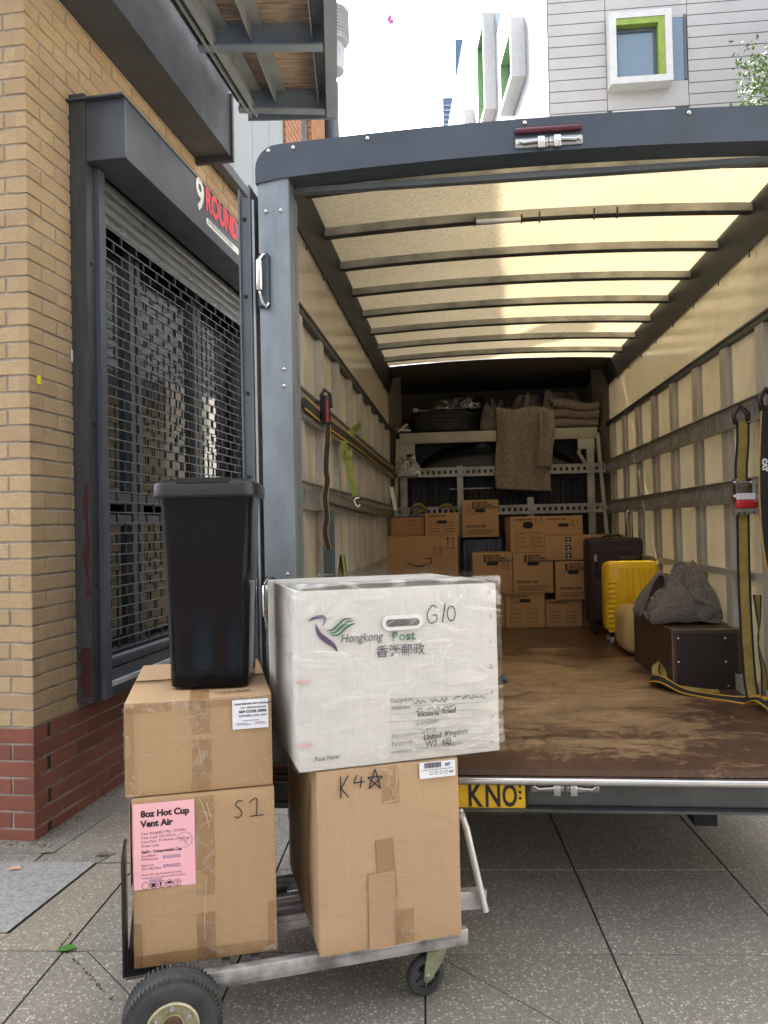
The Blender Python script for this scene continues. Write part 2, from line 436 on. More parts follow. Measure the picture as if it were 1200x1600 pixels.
# pen glyphs in a 1 x 1 cell
GLY = {
 'G': [[(.85, .85), (.55, 1.0), (.2, .75), (.08, .4), (.25, .05), (.6, .02), (.85, .2), (.85, .45)], [(.85, .45), (.5, .45)]],
 '1': [[(.3, .8), (.55, 1), (.5, 0)]], 'I': [[(.5, 1), (.45, 0)]],
 '0': [arc(.5, .5, .38, .5, 90, 450, 12)], 'O': [arc(.5, .5, .42, .42, 90, 450, 12)],
 'S': [[(.85, .95), (.45, 1), (.2, .75), (.6, .5), (.75, .2), (.4, 0), (.1, .1)]],
 'K': [[(.15, 1), (.15, 0)], [(.8, 1), (.18, .45)], [(.18, .45), (.8, .02)]],
 '4': [[(.35, 1), (.1, .4)], [(.1, .4), (.95, .45)], [(.7, .85), (.62, 0)]],
 '*': [[(.1, .05), (.5, 1)], [(.5, 1), (.85, 0)], [(.85, 0), (.02, .62)], [(.02, .62), (1, .60)], [(1, .6), (.1, .05)]],
 '2': [[(.15, .8), (.45, 1), (.75, .8), (.5, .4), (.1, .02)], [(.1, .02), (.85, .04)]],
 '3': [[(.15, .95), (.6, .98), (.7, .75), (.35, .55), (.75, .4), (.65, .05), (.1, .05)]],
 '5': [[(.8, 1), (.3, .98)], [(.3, .98), (.25, .6)], [(.25, .6), (.7, .55), (.75, .15), (.2, 0)]],
 '6': [[(.7, 1), (.3, .7), (.15, .25), (.45, 0), (.75, .2), (.5, .45), (.2, .3)]],
 '7': [[(.1, .95), (.8, .97)], [(.8, .97), (.35, 0)]],
 'Y': [[(.1, 1), (.45, .55)], [(.85, 1), (.35, 0)]],
 'serif1': [[(.15, .65), (.5, 1), (.48, .03)], [(.2, .0), (.85, .04)]],
}
def pen(bb, word, x, z, h, y, w, adv=.85, sx=.75, mt=None):
    for ch in word:
        g = GLY[ch]
        ls = [[(x + px * h * sx, z + pz * h) for px, pz in ln] for ln in g]
        strokes(bb, ls, mt or front_m(0, y, 0), w); x += h * adv
def P(x, y, frame=None, D=None):
    """debug helper"""
def fbm(p, s=1.0, o=4): return noise.fractal(Vector(p) * s, 1.0, 2.0, o)

# ============================================================ GROUND
b = B(); b.box(-400, 400, -400, 600, -.5, -.02)
b.build('street_ground', M('asphalt', (.055, .055, .053), .85, col2=(.04, .04, .04), kind='pos', bmp=.5, bscale=90), kind='structure')
PAVF = frame(0.10, 2.475, 0, -2.8)
b = B(); b.box(-6, 6, -5, 9, -.018, -.010)
pav = b.build('pavement', M('joint_grout', (.05, .047, .04), .95, kind='pos', bmp=.5), frame=PAVF, kind='structure')
OFF[pav.name] = Vector()
def clip(poly, a, b_, c):   # keep a*x+b*y<=c
    out = []
    for i in range(len(poly)):
        p, q = poly[i], poly[(i + 1) % len(poly)]
        dp, dq = a * p[0] + b_ * p[1] - c, a * q[0] + b_ * q[1] - c
        if dp <= 0: out.append(p)
        if (dp < 0 < dq) or (dq < 0 < dp):
            t = dp / (dp - dq); out.append((p[0] + (q[0] - p[0]) * t, p[1] + (q[1] - p[1]) * t))
    return out
def area(p): return abs(sum(p[i][0] * p[(i + 1) % len(p)][1] - p[(i + 1) % len(p)][0] * p[i][1] for i in range(len(p)))) / 2
GRIME = M('joint_dirt', (.045, .040, .032), .95, kind='pos')
def slab(poly, mat, name='slab', dz=0, shrink=.0040):
    if len(poly) < 3 or area(poly) < .002: return
    cx = sum(p[0] for p in poly) / len(poly); cy = sum(p[1] for p in poly) / len(poly)
    b = B(); tilt = random.uniform(-.002, .002)
    # chamfered top
    def ring(k, z): 
        r = []
        for p in poly:
            d = Vector((cx - p[0], cy - p[1])); L = d.length; d = d * (k / L)
            r.append(b.bm.verts.new((p[0] + d.x, p[1] + d.y, z + (p[0] - cx) * tilt)))
        return r
    A, C, D = ring(shrink, -.03), ring(shrink, -.003), ring(shrink + .0022, dz)
    n = len(poly)
    for r0, r1 in ((A, C), (C, D)):
        for k in range(n): b.bm.faces.new((r0[k], r0[(k + 1) % n], r1[(k + 1) % n], r1[k]))
    b.bm.faces.new(D)
    o = b.build(name, mat, pav); o.data.materials.append(GRIME)
    for p in o.data.polygons:
        if len(p.vertices) == 4 and abs(p.normal.z) < .35: p.material_index = 1
S = .588
# granite inspection cover zone and its surrounds (left, by the shop wall)
cover = [(-2.2, .16), (-1.42, .16), (-1.42, .80), (-2.2, .80)]
for i in range(-6, 7):
    for j in range(-5, 9):
        x0, y0 = i * S, j * S
        q = [(x0, y0), (x0 + S, y0), (x0 + S, y0 + S), (x0, y0 + S)]
        if i < -2 and j in (0, 1) : continue
        cx, cy = x0 + S / 2, y0 + S / 2
        # wall side of the shop line is covered by the building
        if j < 0 and i >= -4 and i <= 2:
            parts = [q]
            for c in (.02, -1.10):
                nx = []
                for pl in parts:
                    nx.append(clip(pl, 1, 1, c)); nx.append(clip(pl, -1, -1, -c))
                parts = [p for p in nx if len(p) > 2]
            for p in parts: slab(p, SLABM)
        else: slab(q, SLABM)
x1 = -2 * S
slab([(-3.6, .0), (-1.46, .0), (-1.40, .10), (-3.6, .10)], SLABR)
slab([(-3.6, .10), (-1.42, .10), (-1.345, .655), (-3.6, .655)], GRANITE, 'granite_cover', .003)
slab([(-1.46, .0), (x1, .0), (x1, .655), (-1.345, .655), (-1.42, .10)], SLABR)
slab([(-3.6, .655), (-1.62, .655), (-1.62, .75), (-3.6, .75)], SLABM)
slab([(-1.62, .655), (-1.345, .655), (-1.31, .75), (-1.62, .75)], SLABM)
slab([(-1.345, .655), (x1, .655), (x1, .75), (-1.31, .75)], SLABR)
slab([(-3.6, .75), (-1.58, .75), (-1.5, 1.3), (-3.6, 1.3)], SLABM)
slab([(-1.58, .75), (x1, .75), (x1, 1.176), (-1.5, 1.3)], SLABR)
# moss and leaf litter in joints
MOSS = M('moss', (.05, .065, .025), .95, kind='pos', bmp=.6, bscale=200)
b = B()
for k in range(60):
    t = random.random(); u, v = random.choice([((-1.17, .0), (-.9, -.27)), ((-1.17, .0), (-.9, -.27)), ((-1.2, .02), (-1.2, .12))])
    x, y = u[0] + (v[0] - u[0]) * t, u[1] + (v[1] - u[1]) * t
    r = random.uniform(.0018, .0042)
    b.lathe([(r, -.004), (r * .8, .002), (.0001, .004)], (x + random.uniform(-.004, .004), y + random.uniform(-.004, .004), 0), n=5)
b.build('moss', MOSS, frame=PAVF, kind='stuff')
# ============================================================ BRICK SHOP BUILDING (left)
shop = thing('brick_building', 'buff brick building with red brick plinth and grey roller shutter, left', 'building', WALL, (1.5, .6, 0))
S0, S1, ZB, ZT = .37, 3.06, .56, 3.50         # shopfront opening along the wall
MY = .006                                     # mortar face
b = B()
b.box(0.006, S0, MY, .30, -.05, 6.78); b.box(S1, 6.08, MY, .30, -.05, 6.78)
b.box(S0, S1, MY, .30, -.05, ZB); b.box(S0, S1, MY, .30, ZT, 6.78)
b.box(0.006, .30, .3005, 3.2, -.05, 6.78)
b.box(.3005, 6.08, 2.9, 3.2, -.05, 6.78); b.box(5.78, 6.08, .3005, 2.8995, -.05, 6.78)
wall = b.build('wall', MORT, shop)
b = B(); b.box(.0, 6.1, -.04, 3.2, 6.78, 6.92); b.build('roof', STEELG, shop)
L, H, G, C = .215, .065, .010, .075
def brick_bm(bb, x0, x1, z0, seed, y0=0.0):
    rr = random.Random(seed); j = lambda: rr.uniform(-.0012, .0012)
    p = .003
    y0 += rr.uniform(-.0015, .0015)
    A = [(x0 + j(), y0 + p, z0 + j()), (x1 + j(), y0 + p, z0 + j()), (x1 + j(), y0 + p, z0 + H + j()), (x0 + j(), y0 + p, z0 + H + j())]
    F = [(a[0] + (p if k in (0, 3) else -p), y0, a[2] + (p if k < 2 else -p)) for k, a in enumerate(A)]
    K = [(a[0], .05, a[2]) for a in A]
    for r in (A, F, K): pass
    vs = [[bb.verts.new(v) for v in r] for r in (K, A, F)]
    for r0, r1 in zip(vs, vs[1:]):
        for k in range(4): bb.faces.new((r0[k], r0[(k + 1) % 4], r1[(k + 1) % 4], r1[k]))
    bb.faces.new(vs[2])
bricks = []     # (dist, face, x0, x1, z, red)
def in_open(x0, x1, z): return x1 > S0 + .0 and x0 < S1 and z + H > ZB and z < ZT
for k in range(0, 68):
    z = -.02 + k * C + .0
    red = k < 7
    x = 0.0; first = True
    while x < 5.9:
        ln = (.1025 if k % 2 == 0 else L) if first else L
        x1 = x + ln; first = False
        segs = [(x, x1)]
        if in_open(x, x1, z):
            segs = []
            if x < S0 - .02: segs.append((x, S0 - .004))
            if x1 > S1 + .02: segs.append((S1 + .004, x1))
        for a, c in segs:
            if a < 2.1 or z < 4.05: bricks.append((0, 'w', a, c, z, red))
        x = x1 + G + (.020 if red and x < .01 and k % 2 == 0 else 0)
    # return wall facing the street end: starts at the corner, runs inwards
    y = 0.006 if False else 0.0
    first = True; y = 0.0
    while y < 2.2:
        ln = (L if k % 2 == 0 else .1025) if first else L
        bricks.append((0, 'r', y, y + ln, z, red)); y += ln + G; first = False
camM = cam.matrix_world.inverted()
def px(p):
    v = camM @ Vector(p)
    if v.z >= -.05: return None
    return 600 + v.x / -v.z * 1200, 800 - v.y / -v.z * 1200
RET = Matrix(((0, 1, 0, 0), (1, 0, 0, 0), (0, 0, 1, 0), (0, 0, 0, 1)))   # x<->y : brick along +y on plane x=0
sel = []
for t in bricks:
    _, f, a, c, z, red = t
    loc = Vector(((a + c) / 2, 0, z)) if f == 'w' else Vector((0, (a + c) / 2, z))
    wp = WALL @ loc; q = px(wp)
    vis = q and -25 < q[0] < 410 and -40 < q[1] < 1640
    if vis and q[0] > 215 and q[1] > 1000: vis = False
    sel.append((0 if vis else 1, (wp - Vector((0, 0, CAMH))).length, t))
sel.sort(key=lambda t: (t[0], t[1]))
rest = B(); restr = B(); cache = {}
for i, (nv, d, (_, f, a, c, z, red)) in enumerate(sel):
    if i < 296 and nv == 0:
        key = (round(c - a, 3), f, (i * 7) % 6)
        if key not in cache:
            t = bmesh.new(); brick_bm(t, 0, c - a, 0, hash(key) & 0xffff)
            if f == 'r': t.transform(RET)
            bmesh.ops.recalc_face_normals(t, faces=list(t.faces))
            me = bpy.data.meshes.new('brick'); t.to_mesh(me); t.free(); cache[key] = me
        me = cache[key]
        mm = RB if red else YB
        kk = (key, red)
        if kk not in cache:
            m2 = me.copy(); m2.materials.append(mm); cache[kk] = m2
        o = bpy.data.objects.new('brick', cache[kk]); sc.collection.objects.link(o); o.parent = shop
        loc = Vector((a, 0, z)) if f == 'w' else Vector((0, a, z))
        o.location = loc - OFF[shop.name]
    else:
        bb = (restr if red else rest)
        t = bmesh.new(); brick_bm(t, a, c, z, i)
        if f == 'r': t.transform(RET)
        bb.join(t)
# widened joints at the corner of the plinth: their deep shade is painted on as dark strips
rest.build('brickwork', YB, shop, kind='stuff')
restr.build('plinth_brickwork', RB, shop, kind='stuff')
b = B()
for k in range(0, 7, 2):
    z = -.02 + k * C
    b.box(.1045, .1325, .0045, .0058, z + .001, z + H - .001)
b.build('joint_shade_strip', M('joint_shade_paint', (.035, .028, .024), .95, kind='pos', scale=30), shop, kind='stuff')
# shopfront: jambs
b = B(); b.box(S0 - .02, S0 + .055, -.085, .05, ZB - .03, 3.54)
jm = b.build('jamb', JAMB, shop)
b = B(); b.box(S0 + .0555, S0 + .115, -.112, -.03, ZB - .03, 3.195); b.build('shutter_guide', STEELG, shop)
b = B()
for z0, z1, x in ((1.05, 1.6, -.0205), (.56, .80, -.0207)):
    pts = []
    n = 9
    for k in range(n): pts.append((S0 + x - .0008, -.084 + abs(math.sin(k * 2.3)) * .012 * (1 if z0 > 1 else .4), z0 + (z1 - z0) * k / (n - 1)))
    for k in range(n - 1, -1, -1): pts.append((S0 + x - .0008, -.052 + (.03 if z0 < 1 else 0) - math.sin(k * 1.7) * .012, z0 + (z1 - z0) * k / (n - 1)))
    b.prism([Vector(p) for p in pts], (.0006, 0, 0))
b.build('peeled_paint', MAROON, jm)
b = B()
for z in (1.1, 1.9, 2.7, 3.35): b.lathe([(.009, 0), (.009, -.004), (.004, -.007)], (S0 + .02, -.086, z), 'y', 10)
b.build('screw', BLACKM, jm)
b = B(); b.box(S1 - .075, S1 + .02, -.085, .05, ZB - .03, 3.54); b.build('jamb', JAMB, shop)
b = B(); b.box(S1 - .14, S1 - .0755, -.112, -.03, ZB - .03, 3.195); b.build('shutter_guide', SLATM, shop)
# shutter box
BX0, BX1, BD, BZ0, BZ1 = .355, 3.10, -.295, 3.20, 3.495
b = B(); b.rbox(BX0, BX1, BD, -.086, BZ0, BZ1, .004, 2)
sbox = b.build('shutter_box', STEELG, shop, smooth=30)
b = B(); b.box(BX0 - .03, BX1, BD - .003, .004, BZ1 + .003, BZ1 + .012); b.build('flashing', STEELG, sbox)
b = B(); b.box(BX0 + .0015, BX0 + .004, BD - .002, BD + .001, BZ0 + .01, BZ1 - .01); b.build('seam', SLATM, sbox)
# lettering on the box: white 9, red ROUND, white strip underneath
def wall_text(s, size, x, z, mat, nm, **k):
    bb = B(); t = text_bm(s, size, **k)
    bb.join(t, front_m(x, BD, z, .003)); return bb.build(nm, mat, sbox, fix=False)
wall_text('9', .275, 1.215, 3.262, SIGNW, 'numeral', bold=.006, sx=.95)
wall_text('ROUND', .195, 1.365, 3.322, RED, 'lettering', bold=.008, sx=.82, space=.95)
wall_text('\u00ae', .05, 1.965, 3.44, SIGNW, 'mark')
b = B()
pl = arc(1.395, 3.290, .022, .022, 90, 270, 6) + arc(1.935, 3.290, .022, .022, -90, 90, 6)
b.prism([(x, BD - .0015, z) for x, z in pl], (0, -.0015, 0)); b.build('white_strip', SIGNW, sbox)
bb = B(); bb.join(text_bm('30 MIN KICKBOX FITNESS', .043, sx=.86), front_m(1.40, BD, 3.272, .0045)); bb.build('strip_lettering', STEELG, sbox, fix=False)
# solid shutter laths under the box
GX0, GX1 = S0 + .116, S1 - .141
for k in range(4):
    z1 = 3.215 - k * .062
    b = B()
    prof = [(0, z1), (-.010, z1 - .012), (-.012, z1 - .031), (-.010, z1 - .050), (0, z1 - .060)]
    b.prism([(GX0, y - .055, z) for y, z in prof] + [(GX0, -.050, z1 - .06), (GX0, -.050, z1)], (GX1 - GX0, 0, 0))
    b.build('shutter_lath', SLATM, shop)
# brick-bond grille
rod = B(); lk = B(); RP = .0555; ztop = 2.965; nr = int((ztop - .73) / RP)
for k in range(nr + 1):
    z = ztop - k * RP
    rod.tube([(GX0, -.060, z), (GX1, -.060, z)], .0030, 6)
    if k < nr:
        x = GX0 + (.0 if k % 2 else .085)
        while x < GX1:
            lk.box(x - .005, x + .005, -.065, -.055, z - RP + .003, z - .003); x += .17
rod.build('grille_rods', ROD, shop, smooth=True, kind='stuff')
lk.build('grille_links', LINK, shop, kind='stuff')
b = B(); b.rbox(GX0, GX1, -.085, -.035, .665, .725, .02, 3); b.box(GX0, GX1, -.075, -.045, .6, .66); b.build('bottom_rail', STEELG, shop, smooth=40)
b = B(); b.box(GX0 - .05, 2.1, -.098, -.03, .578, .5995); b.build('white_sill', M('dirty_white', (.55, .56, .56), .6, col2=(.40, .41, .42)), shop)
b = B(); b.box(S0 + .116, S1 - .142, -.03, .05, .5, .62); b.build('sill', STEELG, shop)
# window behind the grille: frames, panes and a dim room
FR = M('window_frame_grey', (.10, .115, .13), .4, .2, kind='pos')
wf = B()
wf.box(GX0, GX1, .04, .12, 3.12, 3.25); wf.box(GX0, GX1, .04, .12, .6205, .72)
wf.box(GX0, GX1, .045, .115, 1.52, 1.58); wf.box(GX0, GX1, .045, .115, 1.40, 1.46)
for x in (GX0, 1.02, 1.10, 1.95, 2.02, GX1 - .06): wf.box(x, x + .06, .0425, .1175, .7205, 3.1195)
win = wf.build('shop_window', FR, shop)
for x0, x1 in ((GX0 + .06, 1.02), (1.16, 1.95), (2.08, GX1 - .06)):
    for z0, z1 in ((1.58, 3.12), (.72, 1.40)):
        b = B(); b.box(x0 - .004, x1 + .004, .08, .086, z0 - .004, z1 + .004); b.build('pane', GLASS, win)
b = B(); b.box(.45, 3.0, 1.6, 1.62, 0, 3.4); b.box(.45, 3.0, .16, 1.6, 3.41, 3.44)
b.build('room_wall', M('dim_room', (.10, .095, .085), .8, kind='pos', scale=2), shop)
# grey fascia band above
b = B(); b.box(-1.0, 1.93, -.26, -.23, 3.96, 5.2); b.box(-1.0, 1.93, -.2295, .0, 3.965, 3.985)
band = b.build('fascia_band', STEELG, shop)
b = B(); b.box(1.9305, 1.965, -.275, -.0, 3.93, 4.40); b.build('end_cap', JAMB, band)
# stickers on the brick
b = B(); b.box(.055, .085, -.0040, -.0015, 2.045, 2.085); b.build('yellow_sticker', M('sticker_yellow', (.85, .75, .02), .5), shop)
b = B(); b.box(.335, .375, -.0040, -.0015, 2.205, 2.265); b.build('white_sticker', WHITEP, shop)

# steel balcony / canopy overhead (plan narrows away from the camera)
ZC = 4.24
CI = [(-.85, 5.20), (-1.16, 3.30)]      # world XY, inner edge far/near
CO = [(-.270, 5.25), (-.150, 3.25)]       # outer edge
iw = WALL.inverted()
def wl(x, y, z): return iw @ Vector((x, y, z))
def lerp(a, b_, t): return (a[0] + (b_[0] - a[0]) * t, a[1] + (b_[1] - a[1]) * t)
b = B()
def beam(p, q, w, h, z): b.bar(wl(*p, z), wl(*q, z), w, h)
# outer edge fascia, end fascia
beam(CO[0], CO[1], .012, .40, ZC + .14)
b.bar(wl(CO[0][0] - .035, CO[0][1] - .02, ZC - .055), wl(CO[1][0] - .035, CO[1][1], ZC - .055), .06, .010)
beam((-.88, 5.265), (CO[0][0] + .006, 5.265), .012, .30, ZC + .10)
for t in (.03, .38, .72, 1.0):
    p, q = lerp(CI[0], CI[1], t), lerp(CO[0], CO[1], t)
    q = (q[0] - .075, q[1]); p = (p[0] - .06, p[1])
    z = ZC + .03
    b.bar(wl(*p, z + .0), wl(*q, z + .0), .008, .16)
    b.bar(wl(p[0], p[1] - .03, z - .085), wl(q[0], q[1] - .03, z - .085), .07, .010)
canopy = b.build('canopy', M('balcony_steel', (.20, .255, .33), .5, .1, col2=(.16, .20, .265), kind='pos'), shop)
JST = M('balcony_joist', (.30, .33, .36), .5, .2, col2=(.23, .25, .28), kind='pos')
for k, (u0, u1) in enumerate(((.10, .10), (.38, .38), (.86, .86), (-.04, -.04))):
    p = lerp(lerp(CI[0], CI[1], .04), lerp(CO[0], CO[1], .04), u0); q = lerp(lerp(CI[0], CI[1], .99), lerp(CO[0], CO[1], .99), u1)
    b = B(); b.bar(wl(*p, ZC + .085), wl(*q, ZC + .085), .075, .006); b.bar(wl(p[0] - .035, p[1], ZC + .04), wl(q[0] - .035, q[1], ZC + .04), .006, .09)
    b.build('joist', JST, canopy)
DECK = M('timber_deck', (.52, .42, .34), .75, col2=(.27, .20, .17), kind='pos', scale=7, lo=.3, hi=.65, stretch=(1, 7, 1))
nb = 15
for k in range(nb):
    t0, t1 = k / nb, (k + .93) / nb
    a, c = lerp(CI[0], CI[1], t0), lerp(CI[0], CI[1], t1); d, e = lerp(CO[0], CO[1], t0), lerp(CO[0], CO[1], t1)
    b = B(); b.prism([wl(a[0] - .1, a[1], ZC + .115), wl(d[0] - .02, d[1], ZC + .115), wl(e[0] - .02, e[1], ZC + .115), wl(c[0] - .1, c[1], ZC + .115)], (0, 0, .03))
    b.build('deck_board', DECK, canopy)
b = B(); q0 = lerp(CI[0], CI[1], .0)
for t in (.02, .06): 
    b.bar(wl(CI[0][0] - .02 + t, CI[0][1], ZC - .03), wl(CI[1][0] - .02 + t, CI[1][1], ZC - .03), .012, .07)
b.build('wall_angle', JST, canopy)

# upper storey beyond the shopfront: grey panels, brick piers, brace, pipe (same wall plane)
CLAD = M('grey_cladding', (.34, .38, .42), .5, col2=(.30, .34, .38), kind='pos', scale=.6)
x = 2.16
while x < 4.0:
    b = B(); b.box(x, x + .46, -.03, -.004, 4.12, 6.77); b.build('cladding_panel', CLAD, shop); x += .47
b = B(); b.box(2.12, 4.04, -.10, -.031, 4.04, 4.115); b.build('gutter', STEELG, shop)
for x0, x1 in ((4.06, 4.66), (5.10, 5.74)):
    k = 0; z = 4.1
    b = B()
    while z < 6.9:
        x = x0 + (0 if k % 2 else .0)
        first = True
        while x < x1 - .03:
            ln = min((.1025 if (k % 2 and first) else .215), x1 - x); b.box(x, x + ln, -.05, -.004, z, z + .065); x += ln + .01; first = False
        z += .075; k += 1
    b.build('pier_brickwork', M('orange_brick', (.42, .22, .12), .85, col2=(.34, .17, .10), kind='pos', scale=9), shop, kind='stuff')
b = B(); b.prism([(4.67, -.02, 6.9), (5.09, -.02, 6.9), (5.09, -.02, 6.3), (4.67, -.02, 4.3)], (0, .015, 0)); b.build('brace_plate', STEELG, shop)
b = B(); b.tube([(5.93, -.10, 4), (5.93, -.10, 6.78)], .09, 12); b.build('downpipe', STEELG, shop, smooth=True)
vt = thing('roof_vent', 'pale ribbed vent cowl on the roof corner beside the dark canopy edge', 'vent', WALL, (6.0, -.16, 6.92))
b = B()
for k in range(9): b.lathe([(.20, 7.30 + k * .042), (.215, 7.31 + k * .042), (.20, 7.325 + k * .042)], (5.95, -.12, 0), 'z', 24)
b.lathe([(.19, 7.28), (.19, 7.68), (.10, 7.74)], (5.95, -.12, 0), 'z', 24); b.build('cowl', M('pale_rib', (.42, .46, .50), .5), vt, smooth=40)
b = B(); b.lathe([(.14, 6.93), (.15, 7.2), (.13, 7.279)], (5.95, -.12, 0), 'z', 20); b.build('base', MATS['pale_rib'], vt, smooth=40)

# ============================================================ FAR BLOCKS
# tower far behind
b = B(); b.box(6.2, 8.4, 58, 70, 0, 38.5)
tw = b.build('glass_tower', M('blue_glass_far', (.09, .16, .26), .3, col2=(.07, .12, .2), kind='pos'), frame=WORLD, base=(6.6, 64, 0), label='slim blue glazed block far behind, just left of the white facade', cat='building')
for k in range(40):
    b = B(); b.box(6.15, 8.43, 57.93, 57.99, 12 + k * .6, 12.15 + k * .6); b.build('floor_band', M('pale_band', (.35, .42, .5), .5), tw)
b = B(); b.box(4.9, 6.6, 55, 57, 0, 32.3)
tw2 = b.build('low_block', M('blue_glass_far', (.09, .16, .26), .3), frame=WORLD, base=(5.4, 56, 0), label='lower blue block with fine bands far behind, lowest of the far buildings', cat='building')
for k in range(40):
    b = B(); b.box(4.87, 6.62, 54.93, 54.99, 18 + k * .35, 18.1 + k * .35); b.build('floor_band', M('pale_band', (.35, .42, .5), .5), tw2)

# ============================================================ APARTMENT BUILDING (right, behind the van)
AX, AY = 4.60, 20.0
apt = thing('apartment_building', 'tall apartment block clad in pale boards with boxed windows, behind the van on the right', 'building', WORLD, (AX + 4, AY + 6, 0))
fd = (math.cos(R(-5.0)), math.sin(R(-5.0)))        # right facade direction
ld = (math.sin(R(-.5)), math.cos(R(-.5)))          # left facade direction
def FM(z=0):   # frame of right facade: x along, y inward
    return Matrix(((fd[0], -fd[1], 0, AX), (fd[1], fd[0], 0, AY), (0, 0, 1, z), (0, 0, 0, 1)))
def LM():      # left facade: x along (away), y inward(+X)
    return Matrix(((ld[0], ld[1], 0, AX), (ld[1], -ld[0], 0, AY), (0, 0, 1, 0), (0, 0, 0, 1)))
HB = 25.6
LH = 25.5
def put(bb, mt): 
    for v in bb.bm.verts: v.co = mt @ v.co
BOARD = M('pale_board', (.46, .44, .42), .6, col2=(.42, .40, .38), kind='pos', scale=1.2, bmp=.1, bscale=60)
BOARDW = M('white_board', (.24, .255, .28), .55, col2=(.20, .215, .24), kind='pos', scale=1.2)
DARKJ = M('joint_dark', (.16, .155, .15), .9)
WFR = M('white_window_frame', (.62, .61, .59), .5, col2=(.55, .54, .52), kind='pos')
GREEN = M('green_reveal', (.26, .36, .05), .5)
GREEND = M('teal_green_reveal', (.15, .30, .12), .5)
b = B()
c0 = Vector((AX, AY)); c1 = c0 + Vector(fd) * 16; c2 = c0 + Vector(ld) * 40
b.prism([(c0.x + .03, c0.y + .03, 0), (c1.x, c1.y, 0), (c1.x, c1.y + 30, 0), (c2.x, c2.y, 0)], (0, 0, HB))
b.build('wall', DARKJ, apt)
b = B()
def piece(w0, w1, z0, z1, mt, mat, nm, d0=-.035, d1=.03):
    bb = B(); bb.box(w0 + .008, w1 - .008, d0, d1, z0 + .012, z1 - .012); put(bb, mt); bb.build(nm, mat, apt)
cols = [(0.0, 1.47), (1.47, 3.54), (3.54, 7.0), (7.0, 11)]
WX0, WX1 = 1.49, 3.05
k = 0; z = 10.9
BH = .295
while z < 19.4:
    for (a, c) in cols:
        zz0, zz1 = z, z + BH
        if (a, c) == cols[1] and zz1 > 12.56 and zz0 < 14.42: a = 3.54; continue
        if (a, c) == cols[1] and zz1 > 10.06 and zz0 < 11.86: continue
        piece(a, c, zz0, zz1, FM(), BOARD, 'cladding_board')
    z += BH
b = B(); zz = 10.9 - BH
while zz > .3: b.box(.008, 11, -.035, .03, zz + .012, zz + BH - .012); zz -= BH
zz = z
while zz < HB - .3: b.box(.008, 11, -.035, .03, zz + .012, zz + BH - .012); zz += BH
put(b, FM()); b.build('cladding_rest', BOARD, apt, kind='stuff')
def window_box(z0, z1, x0, x1):
    b = B(); F = .17; D = -.42
    b.box(x0, x1, D, .0, z0, z0 + F); b.box(x0, x1, D, .0, z1 - F, z1)
    b.box(x0, x0 + F, D, .0, z0 + F + .001, z1 - F - .001); b.box(x1 - F, x1, D, .0, z0 + F + .001, z1 - F - .001)
    put(b, FM()); wb = b.build('window', WFR, apt)
    b = B(); b.box(x0 + F + .003, x1 - F - .003, D + .02, .02, z1 - F - .16, z1 - F - .003); b.box(x1 - F - .17, x1 - F - .003, D + .02, .02, z0 + F + .003, z1 - F - .163)
    put(b, FM()); b.build('reveal', GREEN, wb)
    b = B(); xa, xb, za, zb = x0 + F + .003, x1 - F - .175, z0 + F + .003, z1 - F - .17
    b.box(xa, xb, -.22, -.14, za, za + .09); b.box(xa, xb, -.22, -.14, zb - .09, zb); b.box(xa, xa + .07, -.22, -.14, za + .091, zb - .091); b.box(xb - .07, xb, -.22, -.14, za + .091, zb - .091)
    put(b, FM()); b.build('frame', FR, wb)
    b = B(); b.box(xa + .07, xb - .07, -.18, -.16, za + .09, zb - .09); put(b, FM()); b.build('pane', BGLASS, wb)
    b = B(); b.box(x1 + .02, x1 + .40, -.02, .02, z0 + .20, z1 + .05); put(b, FM()); b.build('side_pane', BGLASS, wb)
    b = B(); b.box(x1 + .40, x1 + .46, -.05, .02, z0 + .20, z1 + .05); put(b, FM()); b.build('side_frame', FR, wb)
    b = B(); b.box(1.478, x0 + .01, -.03, .03, z0 - .2, z1 + .1); b.box(x0, 3.53, -.03, .03, z0 - .24, z0 + .19); b.box(x0, 3.53, -.03, .03, z1 - .01, z1 + .1); put(b, FM()); b.build('surround', BOARD, wb)
window_box(12.56, 14.42, WX0, WX1)
window_box(10.06, 11.86, WX0 + .02, WX1 + .02)
# left facade: white boards with projecting angled boxes and slit windows
b = B()
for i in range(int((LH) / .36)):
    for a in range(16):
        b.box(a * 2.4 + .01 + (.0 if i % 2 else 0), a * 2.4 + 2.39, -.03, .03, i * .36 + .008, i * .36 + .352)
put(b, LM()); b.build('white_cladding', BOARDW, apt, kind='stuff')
def lwin(x0, x1, z0, z1, box):
    b = B()
    if box:
        D, F = -.46, .16
        b.box(x0, x1, D, -.031, z0, z0 + F); b.box(x0, x1, D, -.031, z1 - F, z1)
        b.box(x0, x0 + F, D, -.031, z0 + F, z1 - F); b.box(x1 - F, x1, D, -.031, z0 + F, z1 - F)
        put(b, LM()); wb = b.build('window', WFR, apt)
        b = B(); b.box(x1 - F - .2, x1 - F - .003, D + .01, -.032, z0 + F + .002, z1 - F - .002); b.box(x0 + F + .003, x1 - F - .205, D + .01, -.032, z1 - F - .15, z1 - F - .003); put(b, LM()); b.build('reveal', GREEND, wb)
        b = B(); b.box(x0 + F + .003, x1 - F - .21, -.2, -.18, z0 + F, z1 - F - .16); put(b, LM()); b.build('pane', BGLASS, wb)
    else:
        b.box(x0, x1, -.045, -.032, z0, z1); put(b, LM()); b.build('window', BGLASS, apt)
lwin(2.8, 5.1, 14.8, 16.6, True)
lwin(8.2, 10.3, 16.78, 20.4, True)
lwin(14.3, 16.4, 18.2, 20.1, True)
